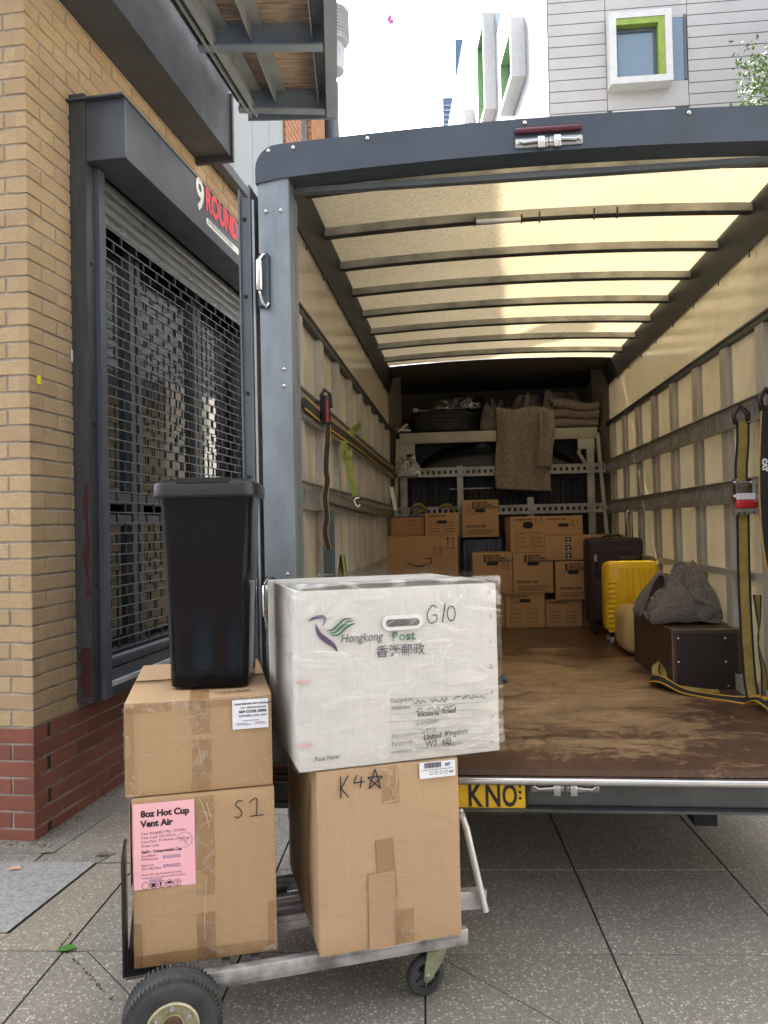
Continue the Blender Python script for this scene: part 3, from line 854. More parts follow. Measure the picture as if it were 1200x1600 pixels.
lwin(14.0, 16.0, 20.25, 21.9, False); lwin(9.0, 11.0, 17.2, 18.1, False); lwin(4.7, 6.2, 13.0, 14.7, False); lwin(6.5, 8.0, 19.4, 21.4, False)
lwin(18, 20, 17, 19, False); lwin(20, 22, 21, 23, False)

# opposite side of the street (seen only in reflections) and a block added behind the photographer to darken them
opp = thing('terrace_block', 'pale boarded block with green window reveals across the street, outside the frame', 'building', WORLD, (12, 4, 0))
b = B(); b.box(9.4, 15, -9, 15.5, 0, 15); b.build('wall', BOARD, opp)
for k in range(5):
    for z in (4.2, 7.6, 11):
        y = -6.5 + k * 4.4
        b = B(); b.box(9.15, 9.399, y, y + 1.6, z, z + .15); b.box(9.15, 9.399, y, y + 1.6, z + 1.75, z + 1.9); b.box(9.15, 9.399, y, y + .15, z + .151, z + 1.749); b.box(9.15, 9.399, y + 1.45, y + 1.6, z + .151, z + 1.749); wv_ = b.build('window', WFR, opp)
        b = B(); b.box(9.2, 9.398, y + .152, y + .3, z + .152, z + 1.748); b.build('reveal', GREEN, wv_)
        b = B(); b.box(9.34, 9.398, y + .302, y + 1.448, z + .152, z + 1.748); b.build('pane', BGLASS, wv_)
bk = thing('added_brick_block', 'brown brick block added behind the photographer to darken reflections, outside the frame', 'building', WORLD, (0, -16, 0))
b = B(); b.box(-14, 9.3, -22, -13, 0, 11); b.build('wall', M('added_block_brick', (.09, .06, .045), .85, col2=(.065, .045, .035), kind='pos', scale=6), bk)
for k in range(7):
    for z in (1, 4.2, 7.4):
        b = B(); b.box(-12.5 + k * 3, -11 + k * 3, -12.99, -12.95, z, z + 1.7); b.build('window', BGLASS, bk)  # windows of the added block
# ============================================================ BOX VAN
van = thing('box_van', 'open backed box van with a translucent roof, loaded with cartons and suitcases', 'van', VAN, (.353, 4.9, 0))
XL, XR, YR, YF = -.645, 1.350, 2.68, 7.06
ZF, ZW, ZR = .53, 2.60, 2.735
XM = (XL + XR) / 2
def arch(x, ze, zc): t = (x - XM) / 1.0; return ze + (zc - ze) * (1 - t * t)
# floor
b = B(); b.box(XL + .001, XR - .001, YR + .075, YF + .1, ZF - .04, ZF); b.build('floor', FLOORM, van)
b = B(); b.box(XL - .05, XR + .05, YR - .045, YR + .45, ZF - .018, ZF + .004); b.build('threshold_board', FLOORM, van)
b = B(); b.rbox(XL - .06, XR + .06, YR - .07, YR + .05, ZF - .045, ZF - .020, .009, 3); b.build('rear_lip', CHROME, van, smooth=40)
b = B(); b.rbox(XL - .06, XR + .06, YR, YR + .06, .395, ZF - .047, .006, 2); b.box(XL - .06, XR + .06, YR - .03, YR + .05, .385, .394)
b.build('rear_beam', M('beam_dark_steel', (.10, .105, .105), .45, .4, col2=(.06, .065, .065), kind='pos', scale=6), van)
# rear frame posts and header
def post(sgn):
    x0, x1 = (XL - .055, XL + .060) if sgn < 0 else (XR - .06, XR + .055)
    b = B(); b.rbox(x0, x1, YR, YR + .09, ZF - .04, 2.625, .006, 2)
    inner = x1 if sgn < 0 else x0
    b.box(inner - .012 if sgn < 0 else inner, inner if sgn < 0 else inner + .012, YR + .09, YR + .14, ZF, 2.58)
    p = b.build('rear_post', POSTM, van, smooth=30)
    b = B()
    for z, dx in ((2.50, .03), (2.50, .085), (1.93, .085), (1.87, .085), (1.2, .085), (1.14, .085)):
        x = x0 + dx if sgn < 0 else x1 - dx
        b.lathe([(.0075, 0), (.0075, -.003), (.004, -.006), (.0001, -.007)], (x, YR, z), 'y', 12)
    b.build('rivets', CHROME, p, smooth=True, kind='stuff')
    for zc in (2.255, 1.1):
        b = B(); x = x0 + .008 if sgn < 0 else x1 - .008
        b.rbox(x - .012, x + .034, YR - .012, YR - .001, zc - .105, zc + .09, .01, 2)
        b.build('hinge_plate', HEAD, p)
        b = B(); b.lathe([(.010, -.055), (.0125, -.05), (.0125, .05), (.010, .055)], (x + .0, YR - .024, zc + .008), 'z', 16)
        b.tube([(x, YR - .024, zc - .05), (x + .01, YR - .026, zc - .09), (x + .022, YR - .02, zc - .105), (x + .028, YR - .012, zc - .09)], .0055, 8)
        b.tube([(x, YR - .024, zc + .065), (x + .012, YR - .018, zc + .085), (x + .02, YR - .006, zc + .085)], .0055, 8)
        b.build('hinge', CHROME, p, smooth=40)
    return p
post(-1); post(1)
b = B(); hp = []
N = 24; hx0, hx1 = XL - .060, XR + .060
top = []
rc = .085
for k in range(7):
    a_ = math.pi - math.pi / 2 * k / 6; top.append((hx0 + rc + rc * math.cos(a_), arch(hx0 + rc, 2.735, 2.764) - rc + rc * math.sin(a_)))
for k in range(1, N): x = hx0 + rc + (hx1 - hx0 - 2 * rc) * k / N; top.append((x, arch(x, 2.735, 2.764)))
for k in range(7):
    a_ = math.pi / 2 - math.pi / 2 * k / 6; top.append((hx1 - rc + rc * math.cos(a_), arch(hx1 - rc, 2.735, 2.764) - rc + rc * math.sin(a_)))
bot = [(hx1 - (hx1 - hx0) * k / N, arch(hx1 - (hx1 - hx0) * k / N, 2.612, 2.645)) for k in range(N + 1)]
b.prism([(x, YR - .006, z) for x, z in [(hx0, 2.60)] + top + [(hx1, 2.60)] + bot[1:-1]], (0, .11, 0))
hdr = b.build('header', HEAD, van, smooth=30)
b = B(); b.box(XL + .0, XR, YR + .09, YR + .12, 2.60, 2.62); b.build('header_lip', ALU, van)
b = B()
for x in (XL - .01, XL + .08, XM - .65, XM - .1, XM + .45, XR - .1):
    b.lathe([(.008, 0), (.008, -.003), (.004, -.006), (.0001, -.007)], (x, YR - .006, arch(x, 2.715, 2.748)), 'y', 12)
b.build('rivets', CHROME, hdr, smooth=True, kind='stuff')
def latch(xc, z, par, flip=1):
    y = YR - .001 if z < 1 else YR - .006
    b = B(); b.rbox(xc - .058, xc + .058, y - .006, y, z - .018, z + .018, .0055, 3); pl = b.build('latch_plate', M('latch_zinc', (.42, .43, .44), .35, .8, kind='pos', scale=30), par, smooth=40)
    b = B(); s = flip
    b.rbox(xc + s * .030 - .012, xc + s * .030 + .012, y - .02, y - .0065, z - .026, z + .014, .002, 2)
    b.tube([(xc - s * .045, y - .010, z + .004), (xc - s * .03, y - .014, z - .004), (xc + s * .02, y - .014, z)], .006, 8)
    b.build('latch_catch', CHROME, pl, smooth=40)
    b = B()
    for dx in (-.048, .048): b.lathe([(.007, 0), (.007, -.004), (.004, -.006)], (xc + dx, y - .0062, z), 'y', 10)
    b.build('bolts', CHROME, pl, kind='stuff')
latch(.272, .462, van, 1); latch(.388, .462, van, -1)
latch(.275, 2.676, hdr, 1); latch(.390, 2.677, hdr, -1)
b = B(); b.rbox(.215, .445, YR - .022, YR - .0065, 2.706, 2.728, .01, 3); b.build('marker_lamp', MARO, van, smooth=40)
# number plate
b = B(); b.rbox(-.33, .205, YR - .016, YR - .001, .375, .495, .003); pl = b.build('number_plate', BLACKP, van)
b = B(); b.rbox(-.327, .195, YR - .0195, YR - .0165, .380, .491, .002, 1); b.build('plate_face', M('plate_yellow', (.78, .50, .015), .35, col2=(.70, .44, .012), scale=4), pl)
b = B(); bx = .006
for ch, x in (('K', .003), ('N', .061), ('O', .118)):
    t = text_bm(ch, .108, bold=.0026, sx=.80)
    xs = [v.co.x for v in t.verts]; zs = [v.co.y for v in t.verts]
    m0 = min(xs); wd = max(xs) - m0; h = max(zs) - min(zs); y0 = min(zs)
    for v in t.verts: v.co.x = (v.co.x - m0) / wd * .050; v.co.y = (v.co.y - y0) / h * .079
    b.join(t, front_m(x, YR - .0195, .397, .001))
b.build('plate_characters', INK, pl, fix=False)
b = B()
for z in (.468, .448, .428): b.lathe([(.005, 0), (.005, -.002)], (.178, YR - .0200, z), 'y', 8)
b.build('plate_screw', BLACKM, pl)
b = B()
for x in (XL + .02, XR - .25):
    b.rbox(x, x + .22, YR - .03, YR - .001, .37, .46, .012, 3)
b.build('tail_lamp', MARO, van, smooth=40)
# rear doors folded flat against the outside
for sx, s in ((XL - .105, 1), (XR + .105, -1)):
    b = B(); x0, x1 = sx - .022, sx + .022
    b.box(x0, x0 + .006, YR + .0, YR + .98, .52, 2.585); b.box(x1 - .006, x1, YR, YR + .98, .52, 2.60)
    b.box(x0 + .006, x1 - .006, YR + .012, YR + .97, .53, 2.56)
    dr = b.build('rear_door', M('door_edge_steel', (.11, .125, .145), .45, .4, kind='pos'), van)
    b = B()
    for z in (2.48, 2.2, 1.85, 1.55, 1.2, .9, .65): b.lathe([(.007, 0), (.007, -.004), (.003, -.006)], (sx - .002, YR + .0115, z), 'y', 10)
    b.build('rivets', BLACKM, dr, kind='stuff')
    b = B(); b.tube([(sx + s * .028, YR + .015, .55), (sx + s * .028, YR + .015, 2.55)], .005, 6); b.build('door_seal', M('pale_seal', (.5, .53, .55), .5), dr)
# side walls: GRP panels and frame
for s, xw in ((1, XL), (-1, XR)):
    o = -s
    b = B(); b.box(min(xw, xw + o * .012), max(xw, xw + o * .012), YR + .09, YF + .02, ZF - .06, ZW + .04); sp = b.build('side_panel', PANEL, van)
    b = B(); b.prism([(xw, YR + .1, ZW), (xw + o * .055, YR + .1, ZW - .02), (xw + o * .055, YR + .1, ZR + .01), (xw + s * .052, YR + .1, ZR + .035), (xw + s * .052, YR + .1, ZR), (xw + s * .02, YR + .1, ZW + .02), (xw + s * .012, YR + .1, ZW - .01)], (0, YF - YR - .1, 0)); b.build('cant_rail', RAILM, van)
    for z0, z1, t, nm, m in ((2.215, 2.25, .030, 'side_rail', RAILM), (1.075, 1.11, .028, 'side_rail', STUDM), (ZF, ZF + .075, .035, 'kick_rail', STUDM)):
        b = B(); b.box(min(xw + s * .001, xw + s * t), max(xw + s * .001, xw + s * t), YR + .141, YF, z0, z1)
        b.box(min(xw + s * t, xw + s * (t + .005)), max(xw + s * t, xw + s * (t + .005)), YR + .141, YF, z0 + (.027 if nm == 'side_rail' else .0), z1 + .004)
        b.build(nm, m, van)
    y = 3.04 if s < 0 else 3.0
    while y < YF - .1:
        b = B(); wv = .045
        x2 = xw + s * .024
        for (a, c, ya, yb) in ((xw + s * .001, x2, y - wv, y - wv + .004), (xw + s * .001, x2, y + wv - .004, y + wv), (x2, x2 + s * .003, y - wv + .0, y + wv)):
            b.box(min(a, c), max(a, c), ya, yb, ZF + .076, 2.214)
        b.box(min(xw + s * .001, xw + s * .006), max(xw + s * .001, xw + s * .006), y - wv - .02, y - wv - .001, ZF + .08, 2.21)
        b.build('wall_stud', STUDM, van); y += .475
    for zc in (1.85, 1.49):
        b = B(); xi, xo = xw + s * .029, xw + s * .040; lo, hi = min(xi, xo), max(xi, xo)
        a, c = (YR + .142, YF - .02)
        b.box(lo, hi, a, c, zc + .024, zc + .050); b.box(lo, hi, a, c, zc - .050, zc - .024)
        xo2 = xw + s * .052
        b.box(min(xi, xo2), max(xi, xo2), a, c, zc + .0505, zc + .056); b.box(min(xi, xo2), max(xi, xo2), a, c, zc - .056, zc - .0505)
        yy = a
        while yy < c: b.box(lo, hi, yy, yy + .027, zc - .0235, zc + .0235); yy += .050
        b.build('lashing_track', TRACKM, van)
    # small hooks under the cant rail
    b = B(); y = 3.2
    while y < 6.8: b.box(min(xw + s * .014, xw + s * .018), max(xw + s * .014, xw + s * .018), y, y + .012, ZW - .05, ZW - .012); y += .42
    b.build('panel_clips', RAILM, van, kind='stuff')
# roof
b = B()
b.sheet(40, 16, lambda u, v: Vector((XL + .045 + (XR - XL - .09) * v, YR + .104 + (6.62 - YR - .104) * u, arch(XL + .045 + (XR - XL - .09) * v, ZR + .012, ZR + .045))))
rf = b.build('translucent_roof', ROOFM, van, smooth=True, fix=False)
b = B()
b.sheet(4, 16, lambda u, v: Vector((XL + .045 + (XR - XL - .09) * v, 6.63 + (YF + .1 - 6.63) * u, arch(XL + .045 + (XR - XL - .09) * v, ZR + .012, ZR + .045))))
NOSE = M('nose_grp', (.13, .115, .095), .75, col2=(.09, .08, .066), kind='pos', scale=2)
b.build('nose_roof', NOSE, van, smooth=True, fix=False)
y = 3.02; i = 0
while y < 6.65:
    b = B(); n = 16
    pr = []
    for k in range(n + 1):
        x = XL + .05 + (XR - XL - .10) * k / n; pr.append((x, arch(x, ZR + .004, ZR + .037)))
    b.prism([(x, y, z) for x, z in pr] + [(x, y, z - .036) for x, z in reversed(pr)], (0, .004, 0))
    b.prism([(x, y + .004, z - .031) for x, z in pr] + [(x, y + .004, z - .036) for x, z in reversed(pr)], (0, .045, 0))
    b.prism([(x, y + .045, z) for x, z in pr] + [(x, y + .045, z - .031) for x, z in reversed(pr)], (0, .004, 0))
    bw = b.build('roof_bow', BOWM, van)
    b = B()
    b.prism([(x, y + .006, z - .0365) for x, z in pr] + [(x, y + .006, z - .0405) for x, z in reversed(pr)], (0, .036, 0)); b.build('bow_trim', RAILM, bw)
    if i == 1:
        x = .10; z = arch(.18, ZR + .004, ZR + .037) - .044
        b = B(); b.rbox(x, x + .20, y - .010, y + .012, z - .006, z + .010, .003); led = b.build('strip_light', M('frosted_strip', (.80, .82, .84), .4), van)
        b = B()
        for xx in (x - .01, x + .20): b.box(xx, xx + .006, y - .012, y + .02, z - .012, z + .02)
        for xx in (.38, .62, .72): b.box(xx, xx + .006, y - .004, y + .02, z - .014, z + .03)
        b.tube([(x + .2, y, z), (.5, y + .001, z - .004), (.62, y, z + .002), (.8, y, z - .002), (1.1, y, z - .012)], .004, 6)
        b.build('cable', BLACKP, led)
    y += .455; i += 1
# nose over the cab
DARK = M('cab_dark', (.016, .017, .019), .55, kind='pos')
b = B(); b.box(XL - .01, XR + .01, YF + .10, 8.4, 2.205, 2.225); b.build('nose_floor', NOSE, van)
b = B(); b.box(XL, XR, 8.35, 8.4, 2.226, 2.80); b.box(XL - .01, XR + .01, YF - .06, 8.4, 2.80, 2.82); b.build('nose_front', NOSE, van)
for xa, xb in ((XL, XL + .10), (XR, XR - .10)):
    b = B(); b.prism([(xa, YF - .01, ZF), (xb, YF + .30, ZF), (xb, YF + .30, 2.84), (xa, YF - .01, 2.84)], (0, .012, 0)); b.build('nose_side', M('nose_side_grp', (.22, .19, .15), .7, kind='pos', scale=2), van)
b = B(); b.box(XL - .012, XL, YF + .02, 8.4, ZF, 2.83); b.box(XR, XR + .012, YF + .02, 8.4, ZF, 2.83); b.build('outer_side', M('van_white', (.70, .70, .68), .4, kind='pos'), van)
b = B(); b.box(XL + .1, XR - .1, YF + .40, YF + .42, ZF, 2.204); cb = b.build('cab_back', DARK, van)
for k in range(16):
    b = B(); x = XL + .16 + k * .11; b.rbox(x, x + .06, YF + .375, YF + .399, ZF + .1, 1.78, .01, 2); b.build('back_rib', DARK, cb)
b = B(); hump = []
def hz(u, v):
    x = -.40 + 1.48 * u; e = math.sin(math.pi * min(1, max(0, u))) ** .42
    z = 1.85 + .32 * e * math.sin(v * math.pi / 2) ** .7
    yy = YF + .16 + .20 * (v ** 2) + (.05 * math.sin(u * 26) * (.3 < u < .6) * (v > .5))
    return Vector((x, yy, z))
b.sheet(48, 12, hz); b.build('moulded_panel', M('gloss_black_moulding', (.008, .008, .009), .35, kind='pos'), cb, smooth=True, fix=False)
b = B(); b.box(-.1, .62, YF + .17, YF + .19, 1.865, 1.875); b.box(-.1, .3, YF + .30, YF + .32, 1.70, 1.712); b.build('trim_strip', TRACKM, cb)
# bulkhead rack
RK = M('rack_paint', (.40, .385, .31), .5, .1, col2=(.30, .29, .24), kind='pos', scale=5, rvar=.1)
b = B(); b.rbox(-.545, 1.235, YF - .03, YF + .03, 2.115, 2.215, .006, 2); rk = b.build('bulkhead_rack', RK, van, smooth=30)
for s_, xa, xb in ((1, -.56, -.645), (-1, 1.235, 1.335)):
    b = B(); b.bar((xa, YF - .02, 2.16), (xb, YF - .02, .60), .03, .045, (0, 1, 0)); b.build('rack_leg', RK, rk)
    b = B(); xx = -.515 if s_ > 0 else 1.17; b.rbox(xx - .033, xx + .033, YF - .025, YF + .02, .60, 2.1145, .004, 1); b.build('rack_upright', TRACKM, rk)
    b = B(); b.tube([(xx + s_ * .06, YF - .0, 2.1), (xx + s_ * .10, YF, 1.99), (xx + s_ * .05, YF, 1.90), (xx + s_ * .03, YF, 1.86)], .018, 8); b.build('rack_gusset', RK, rk, smooth=True)
    b = B(); b.box(xx - .04 if s_ > 0 else xx - .11, xx + .11 if s_ > 0 else xx + .04, YF - .028, YF - .026, 2.02, 2.1145); b.build('rack_plate', RK, rk)
for xx in (.0, .63):
    b = B(); b.rbox(xx - .03, xx + .03, YF - .025, YF + .02, .60, 1.90 if xx < .3 else 1.6, .004, 1); b.build('rack_upright', TRACKM, rk)
for zc in (1.845, 1.49):
    b = B(); a, c = XL + .055, XR - .055; y0, y1 = YF - .045, YF - .033
    b.box(a, c, y0, y1, zc + .016, zc + .036); b.box(a, c, y0, y1, zc - .036, zc - .016)
    b.box(a, c, y0 - .012, y1, zc + .0365, zc + .042); b.box(a, c, y0 - .012, y1, zc - .042, zc - .0365)
    x = a
    while x < c: b.box(x, x + .025, y0, y1, zc - .0155, zc + .0155); x += .052
    b.build('rack_lashing_track', TRACKM, rk)
# chassis, wheels, cab (behind everything)
b = B()
for x in (-.15, .85): b.box(x - .04, x + .04, YR + .2, 8.8, .26, .42)
b.tube([(XL + .1, 4.9, .33), (XR - .1, 4.9, .33)], .05, 10)
b.build('chassis', BLACKM, van)
b = B(); b.box(XL - .01, XL + .01, YR + .10, 4.4, .30, ZF - .07); b.box(XR - .01, XR + .01, YR + .10, 4.4, .30, ZF - .07); b.box(XL + .02, XR - .02, 4.45, 4.47, .10, ZF - .06); b.build('light_block_skirt', BLACKM, van)  # side skirts and cross panel added to block light under the van
def wheel(x, y):
    b = B(); b.lathe([(.20, -.10), (.31, -.10), (.335, -.07), (.335, .07), (.31, .10), (.20, .10)], (x, y, .335), 'x', 32); wv = b.build('wheel', RUBBER, van, smooth=40)
    b = B(); b.lathe([(.001, -.03), (.12, -.03), (.2, -.09), (.205, .09), (.1, .04), (.001, .04)], (x, y, .335), 'x', 24); b.build('rim', ALU, wv, smooth=40)
for x in (XL + .12, XR - .12):
    wheel(x, 4.95); wheel(x, 8.6)
b = B(); b.prism([(XL + .05, 7.5, .35), (XL + .05, 9.9, .35), (XL + .05, 9.9, .95), (XL + .05, 9.2, 1.35), (XL + .05, 8.5, 2.19), (XL + .05, 7.5, 2.19)], (XR - XL - .1, 0, 0)); cab_ = b.build('cab', MATS['van_white'], van)
b = B(); b.prism([(XL + .13, 9.16, 1.385), (XR - .13, 9.16, 1.385), (XR - .18, 8.56, 2.13), (XL + .18, 8.56, 2.13)], (0, .03, .02)); b.build('windscreen', GLASS, cab_)

# ============================================================ CARTONS
def mats_front(w_, d, x, z): return front_m(x, -d / 2, z)
def carton(name, label, frame, base, w_, d, h, mat=CARD, bulge=.004, group=None, seam='x', tape=True, cat='box', film_=False, rot=0, yawframe=None):
    """origin at the middle of the base; front face at y=-d/2"""
    fr = frame @ Matrix.Translation(base) @ Matrix.Rotation(R(rot), 4, 'Z')
    t = bmesh.new(); bmesh.ops.create_cube(t, size=1)
    for v in t.verts: v.co = Vector((v.co.x * w_, v.co.y * d, (v.co.z + .5) * h))
    bmesh.ops.bevel(t, geom=list(t.edges), offset=.004 if w_ > .2 else .003, segments=2, affect='EDGES', profile=.6)
    big = [e for e in t.edges if e.calc_length() > .1]
    bmesh.ops.subdivide_edges(t, edges=big, cuts=9, use_grid_fill=True)
    sd_ = random.uniform(0, 90)
    for v in t.verts:
        x, y, z = v.co; n = Vector((abs(x) > w_ / 2 - .0005, abs(y) > d / 2 - .0005, 0))
        q = (1 - (2 * x / w_) ** 2, 1 - (2 * y / d) ** 2, 1 - (2 * z / h - 1) ** 2)
        nz = noise.noise(Vector((x, y, z)) * 5 + Vector((sd_, 0, 0)))
        if abs(y) > d / 2 - .001: v.co.y += math.copysign(1, y) * (q[0] * q[2] * bulge * (.7 + nz)) 
        if abs(x) > w_ / 2 - .001: v.co.x += math.copysign(1, x) * (q[1] * q[2] * bulge * (.7 + nz))
        if z > h - .001: v.co.z += -q[0] * q[1] * bulge * .6 + nz * .0015
        v.co.x += noise.noise(Vector((z * 7, sd_, y * 3))) * .0012
    me = bpy.data.meshes.new(name); t.to_mesh(me); t.free(); me.materials.append(mat)
    for p in me.polygons: p.use_smooth = True
    me.set_sharp_from_angle(angle=R(50))
    o = bpy.data.objects.new(name, me); sc.collection.objects.link(o); o.matrix_world = fr
    o['label'] = label; o['category'] = cat
    if group: o['group'] = group
    OFF[o.name] = Vector()
    return o
def seam_top(o, w_, d, h, along='y', tape=.05):
    b = B()
    if along == 'x': b.box(-w_ / 2 + .003, w_ / 2 - .003, -.0015, .0015, h - .002, h + .0006)
    else: b.box(-.0015, .0015, -d / 2 + .003, d / 2 - .003, h - .002, h + .0006)
    b.build('flap_joint', M('flap_gap', (.10, .06, .035), .9), o)
def tape_strip(o, pts, wdv, wd=.05, mat=None, nm='tape'):
    b = B(); b.sweep(pts, wdv, wd, .0006); return b.build(nm, mat or TAPE, o)

# ---- cartons inside the van
GV = 'packed cartons at the front end of the van'
def in_van(px0, px1, pt, pb, D, dep, label, name='carton', deco=(), penw=None, hole=None, zb=None, mat=CARDV, check=False, head=True, tips=False, rot=0):
    hz_ = 820 - .02 * ((px0 + px1) / 2 - 720)
    x0, x1 = (px0 - 720) * D / 1200, (px1 - 720) * D / 1200
    zt, zb_ = 1.36 - (pt - hz_) * D / 1200, (1.36 - (pb - hz_) * D / 1200) if zb is None else zb
    w_, h = x1 - x0, zt - zb_
    o = carton(name, label, VAN, ((x0 + x1) / 2, D + dep / 2, zb_), w_, dep, h, mat=mat, group=GV, rot=rot)
    f = -dep / 2 - .003
    if hole:
        hw, hh, hzp = hole
        b = B(); pl_ = arc(-hw / 2 + hh / 2, 0, hh / 2, hh / 2, 90, 270, 5) + arc(hw / 2 - hh / 2, 0, hh / 2, hh / 2, -90, 90, 5)
        b.prism([(x, f - .002, h - hzp + z) for x, z in pl_], (0, .001, 0)); b.build('hand_hole', BLACKM, o)
    b = B(); used = False
    if head == 'brand':
        for k_, s_ in enumerate(('INSTORE', 'RECYCLABLE', 'BIODEGRADABLE')):
            b.join(text_bm(s_, .024, bold=.0012), front_m(-w_ * .12, f, h - .035 - k_ * .021, .002))
        b.box(-w_ * .12 - .03, -w_ * .12 - .010, f - .002, f - .0015, h - .077, h - .017); used = True
    elif head:
        b.join(text_bm('PACKING TIPS', .022, bold=.001), front_m(-w_ / 2 + .03, f, h - .036, .002)); used = True
    if tips:
        b.join(text_bm('PACKING TIPS', .026, bold=.0013), front_m(-w_ / 2 + .03, f, .075, .002))
        for k_ in range(3): b.box(-w_ / 2 + .035, w_ / 2 - .03 - .03 * k_, f - .002, f - .0015, .052 - k_ * .014, .0565 - k_ * .014)
        used = True
    if check:
        for r in range(4):
            for c in range(2):
                x = -w_ / 2 + .035 + c * w_ * .44; z = h * .52 - r * h * .125
                if z < .02: continue
                for (a_, b2, c_, d_) in ((0, .020, 0, .002), (0, .020, .018, .020), (0, .002, .002, .018), (.018, .020, .002, .018)):
                    b.box(x + a_, x + b2, f - .002, f - .0015, z + c_, z + d_)
                b.box(x + .03, x + .085, f - .002, f - .0015, z + .003, z + .008)
        used = True
    if used: b.build('printing', INKB, o, fix=False, kind='stuff')
    else: b.bm.free()
    if penw:
        s_, ux, uz, hh = penw; b = B(); pen(b, s_, ux * w_ - w_ / 2, uz * h, hh, f, .0045, mt=front_m(0, f, 0, .002)); b.build('handwriting', INKB, o, fix=False)
    return o, w_, h, f
DB = 6.22
o, w_, h, f = in_van(597, 714, 837, 985, 6.3, .42, 'large brown carton with a curved black arrow smile, just above the white box', zb=ZF, head=False, penw=('S3', .66, .80, .055))
b = B()
sm = [(.32, .73, .004), (.36, .712, .010), (.45, .69, .016), (.54, .692, .013), (.62, .715, .003)]
up_, lo_ = [], []
for k in range(21):
    t = k / 20; x = .30 + .34 * t; z = .735 - .13 * math.sin(math.pi * (t * .82 + .06)) * .5; tk = .012 * math.sin(math.pi * min(1, t * .9 + .06)) + .002
    up_.append((x * w_ - w_ / 2, f - .002, z * h + tk / 2)); lo_.append((x * w_ - w_ / 2, f - .002, z * h - tk / 2))
b.prism(up_ + lo_[::-1], (0, -.0006, 0))
ax, az = .655 * w_ - w_ / 2, .748 * h
strokes(b, [[(ax - .055, az + .0), (ax + .0, az + .005)], [(ax, az + .005), (ax - .010, az - .045)]], front_m(0, f, 0, .0025), .009)
for k in range(2):
    x = (.87 + k * .07) * w_ - w_ / 2
    strokes(b, [[(x, h * .87), (x, h * .985)], [(x - .012, h * .955), (x, h * .985)], [(x + .012, h * .955), (x, h * .985)]], front_m(0, f, 0, .002), .005)
strokes(b, [[(.84 * w_ - w_ / 2, h * .862), (.98 * w_ - w_ / 2, h * .862)]], front_m(0, f, 0, .002), .004)
b.build('printing', INK, o, fix=False)
zs3 = ZF + h
in_van(610, 663, 808, 836, 6.42, .30, 'small orange brown carton on top of the smile carton, against the left wall', zb=zs3, head=False, penw=('G7', .5, .55, .045), mat=cardboard('reddish_cardboard', (.40, .20, .09)))
in_van(664, 717, 801, 836, 6.38, .32, 'small carton with a hand hole on the smile carton, beside the orange brown one', zb=zs3, hole=(.085, .028, .075), head=True, check=True)
# rows on the floor
g6, _, hg, _ = in_van(785, 845, 925, 980, DB, .36, 'carton marked G6 on the van floor with a checklist printed on it', zb=ZF, hole=(.09, .028, .06), check=True, penw=('G6', .12, .68, .05))
in_van(733, 784, 925, 980, DB + .02, .36, 'carton on the van floor left of the G6 carton, mostly hidden by the white box', zb=ZF, head=False)
in_van(846, 901, 934, 980, DB + .05, .36, 'flatter carton on the van floor right of the G6 carton', zb=ZF, check=True, head=True)
in_van(903, 935, 949, 980, DB + .12, .30, 'smallest carton on the van floor, in the gap beside the dark suitcase', zb=ZF, head=False)
z2 = ZF + hg + .002
o2, _, h2, _ = in_van(736, 797, 863, 922, DB - .03, .36, 'carton marked G3 in the second layer with a dark hand hole', zb=z2, hole=(.095, .032, .085), head='brand', penw=('G3', .72, .60, .045))
o3, _, h3, _ = in_van(798, 859, 863, 922, DB - .02, .36, 'plain faced carton in the second layer with packing text, right of G3', zb=z2, hole=(.095, .032, .085), head='brand', tips=True)
o4, _, h4, _ = in_van(862, 916, 876, 935, DB + .0, .36, 'carton with a pale hand hole directly under the black and white taped carton', zb=ZF + (1.36 - (934 - 817) * (DB + .05) / 1200 - ZF) + .002, hole=(.09, .030, .085), head='brand', tips=True)
z5 = z2 + h3 + .002
in_van(793, 847, 807, 862, DB + .02, .34, 'carton with a torn open hand hole and ticked checklist, tilted on the second layer', zb=z5, hole=(.085, .055, .07), check=True, penw=('K5', .70, .84, .04), rot=4)
z6 = 1.36 - (875 - 817) * DB / 1200 + .002
o7, w7, h7, f7 = in_van(848, 917, 836, 875, DB + .0, .34, 'wide carton with a strip of black and white tape down its middle', zb=z6, head=False)
for k in range(3):
    b = B(); b.box(-.022, .022, f7 - .003, f7 - .0025, h7 * (.05 + k * .32), h7 * (.05 + k * .32) + h7 * .24); b.build('black_label', INK, o7)
    b = B(); zz = h7 * (.05 + k * .32); strokes(b, [[(0, zz + .008), (0, zz + h7 * .20)], [(-.010, zz + h7 * .13), (0, zz + h7 * .20)], [(.010, zz + h7 * .13), (0, zz + h7 * .20)], [(-.014, zz + .006), (.014, zz + .006)]], front_m(0, f7, 0, .0045), .004); b.build('label_mark', WHITEP, o7, fix=False)
in_van(847, 905, 806, 835, DB + .06, .32, 'carton marked G1 on top of the taped carton', zb=z6 + h7 + .002, hole=(.085, .028, .075), penw=('G1', .68, .45, .045))
in_van(918, 980, 835, 949, 6.56, .34, 'carton marked Y standing behind the dark suitcase', zb=ZF + .165, penw=('Y', .75, .88, .045))
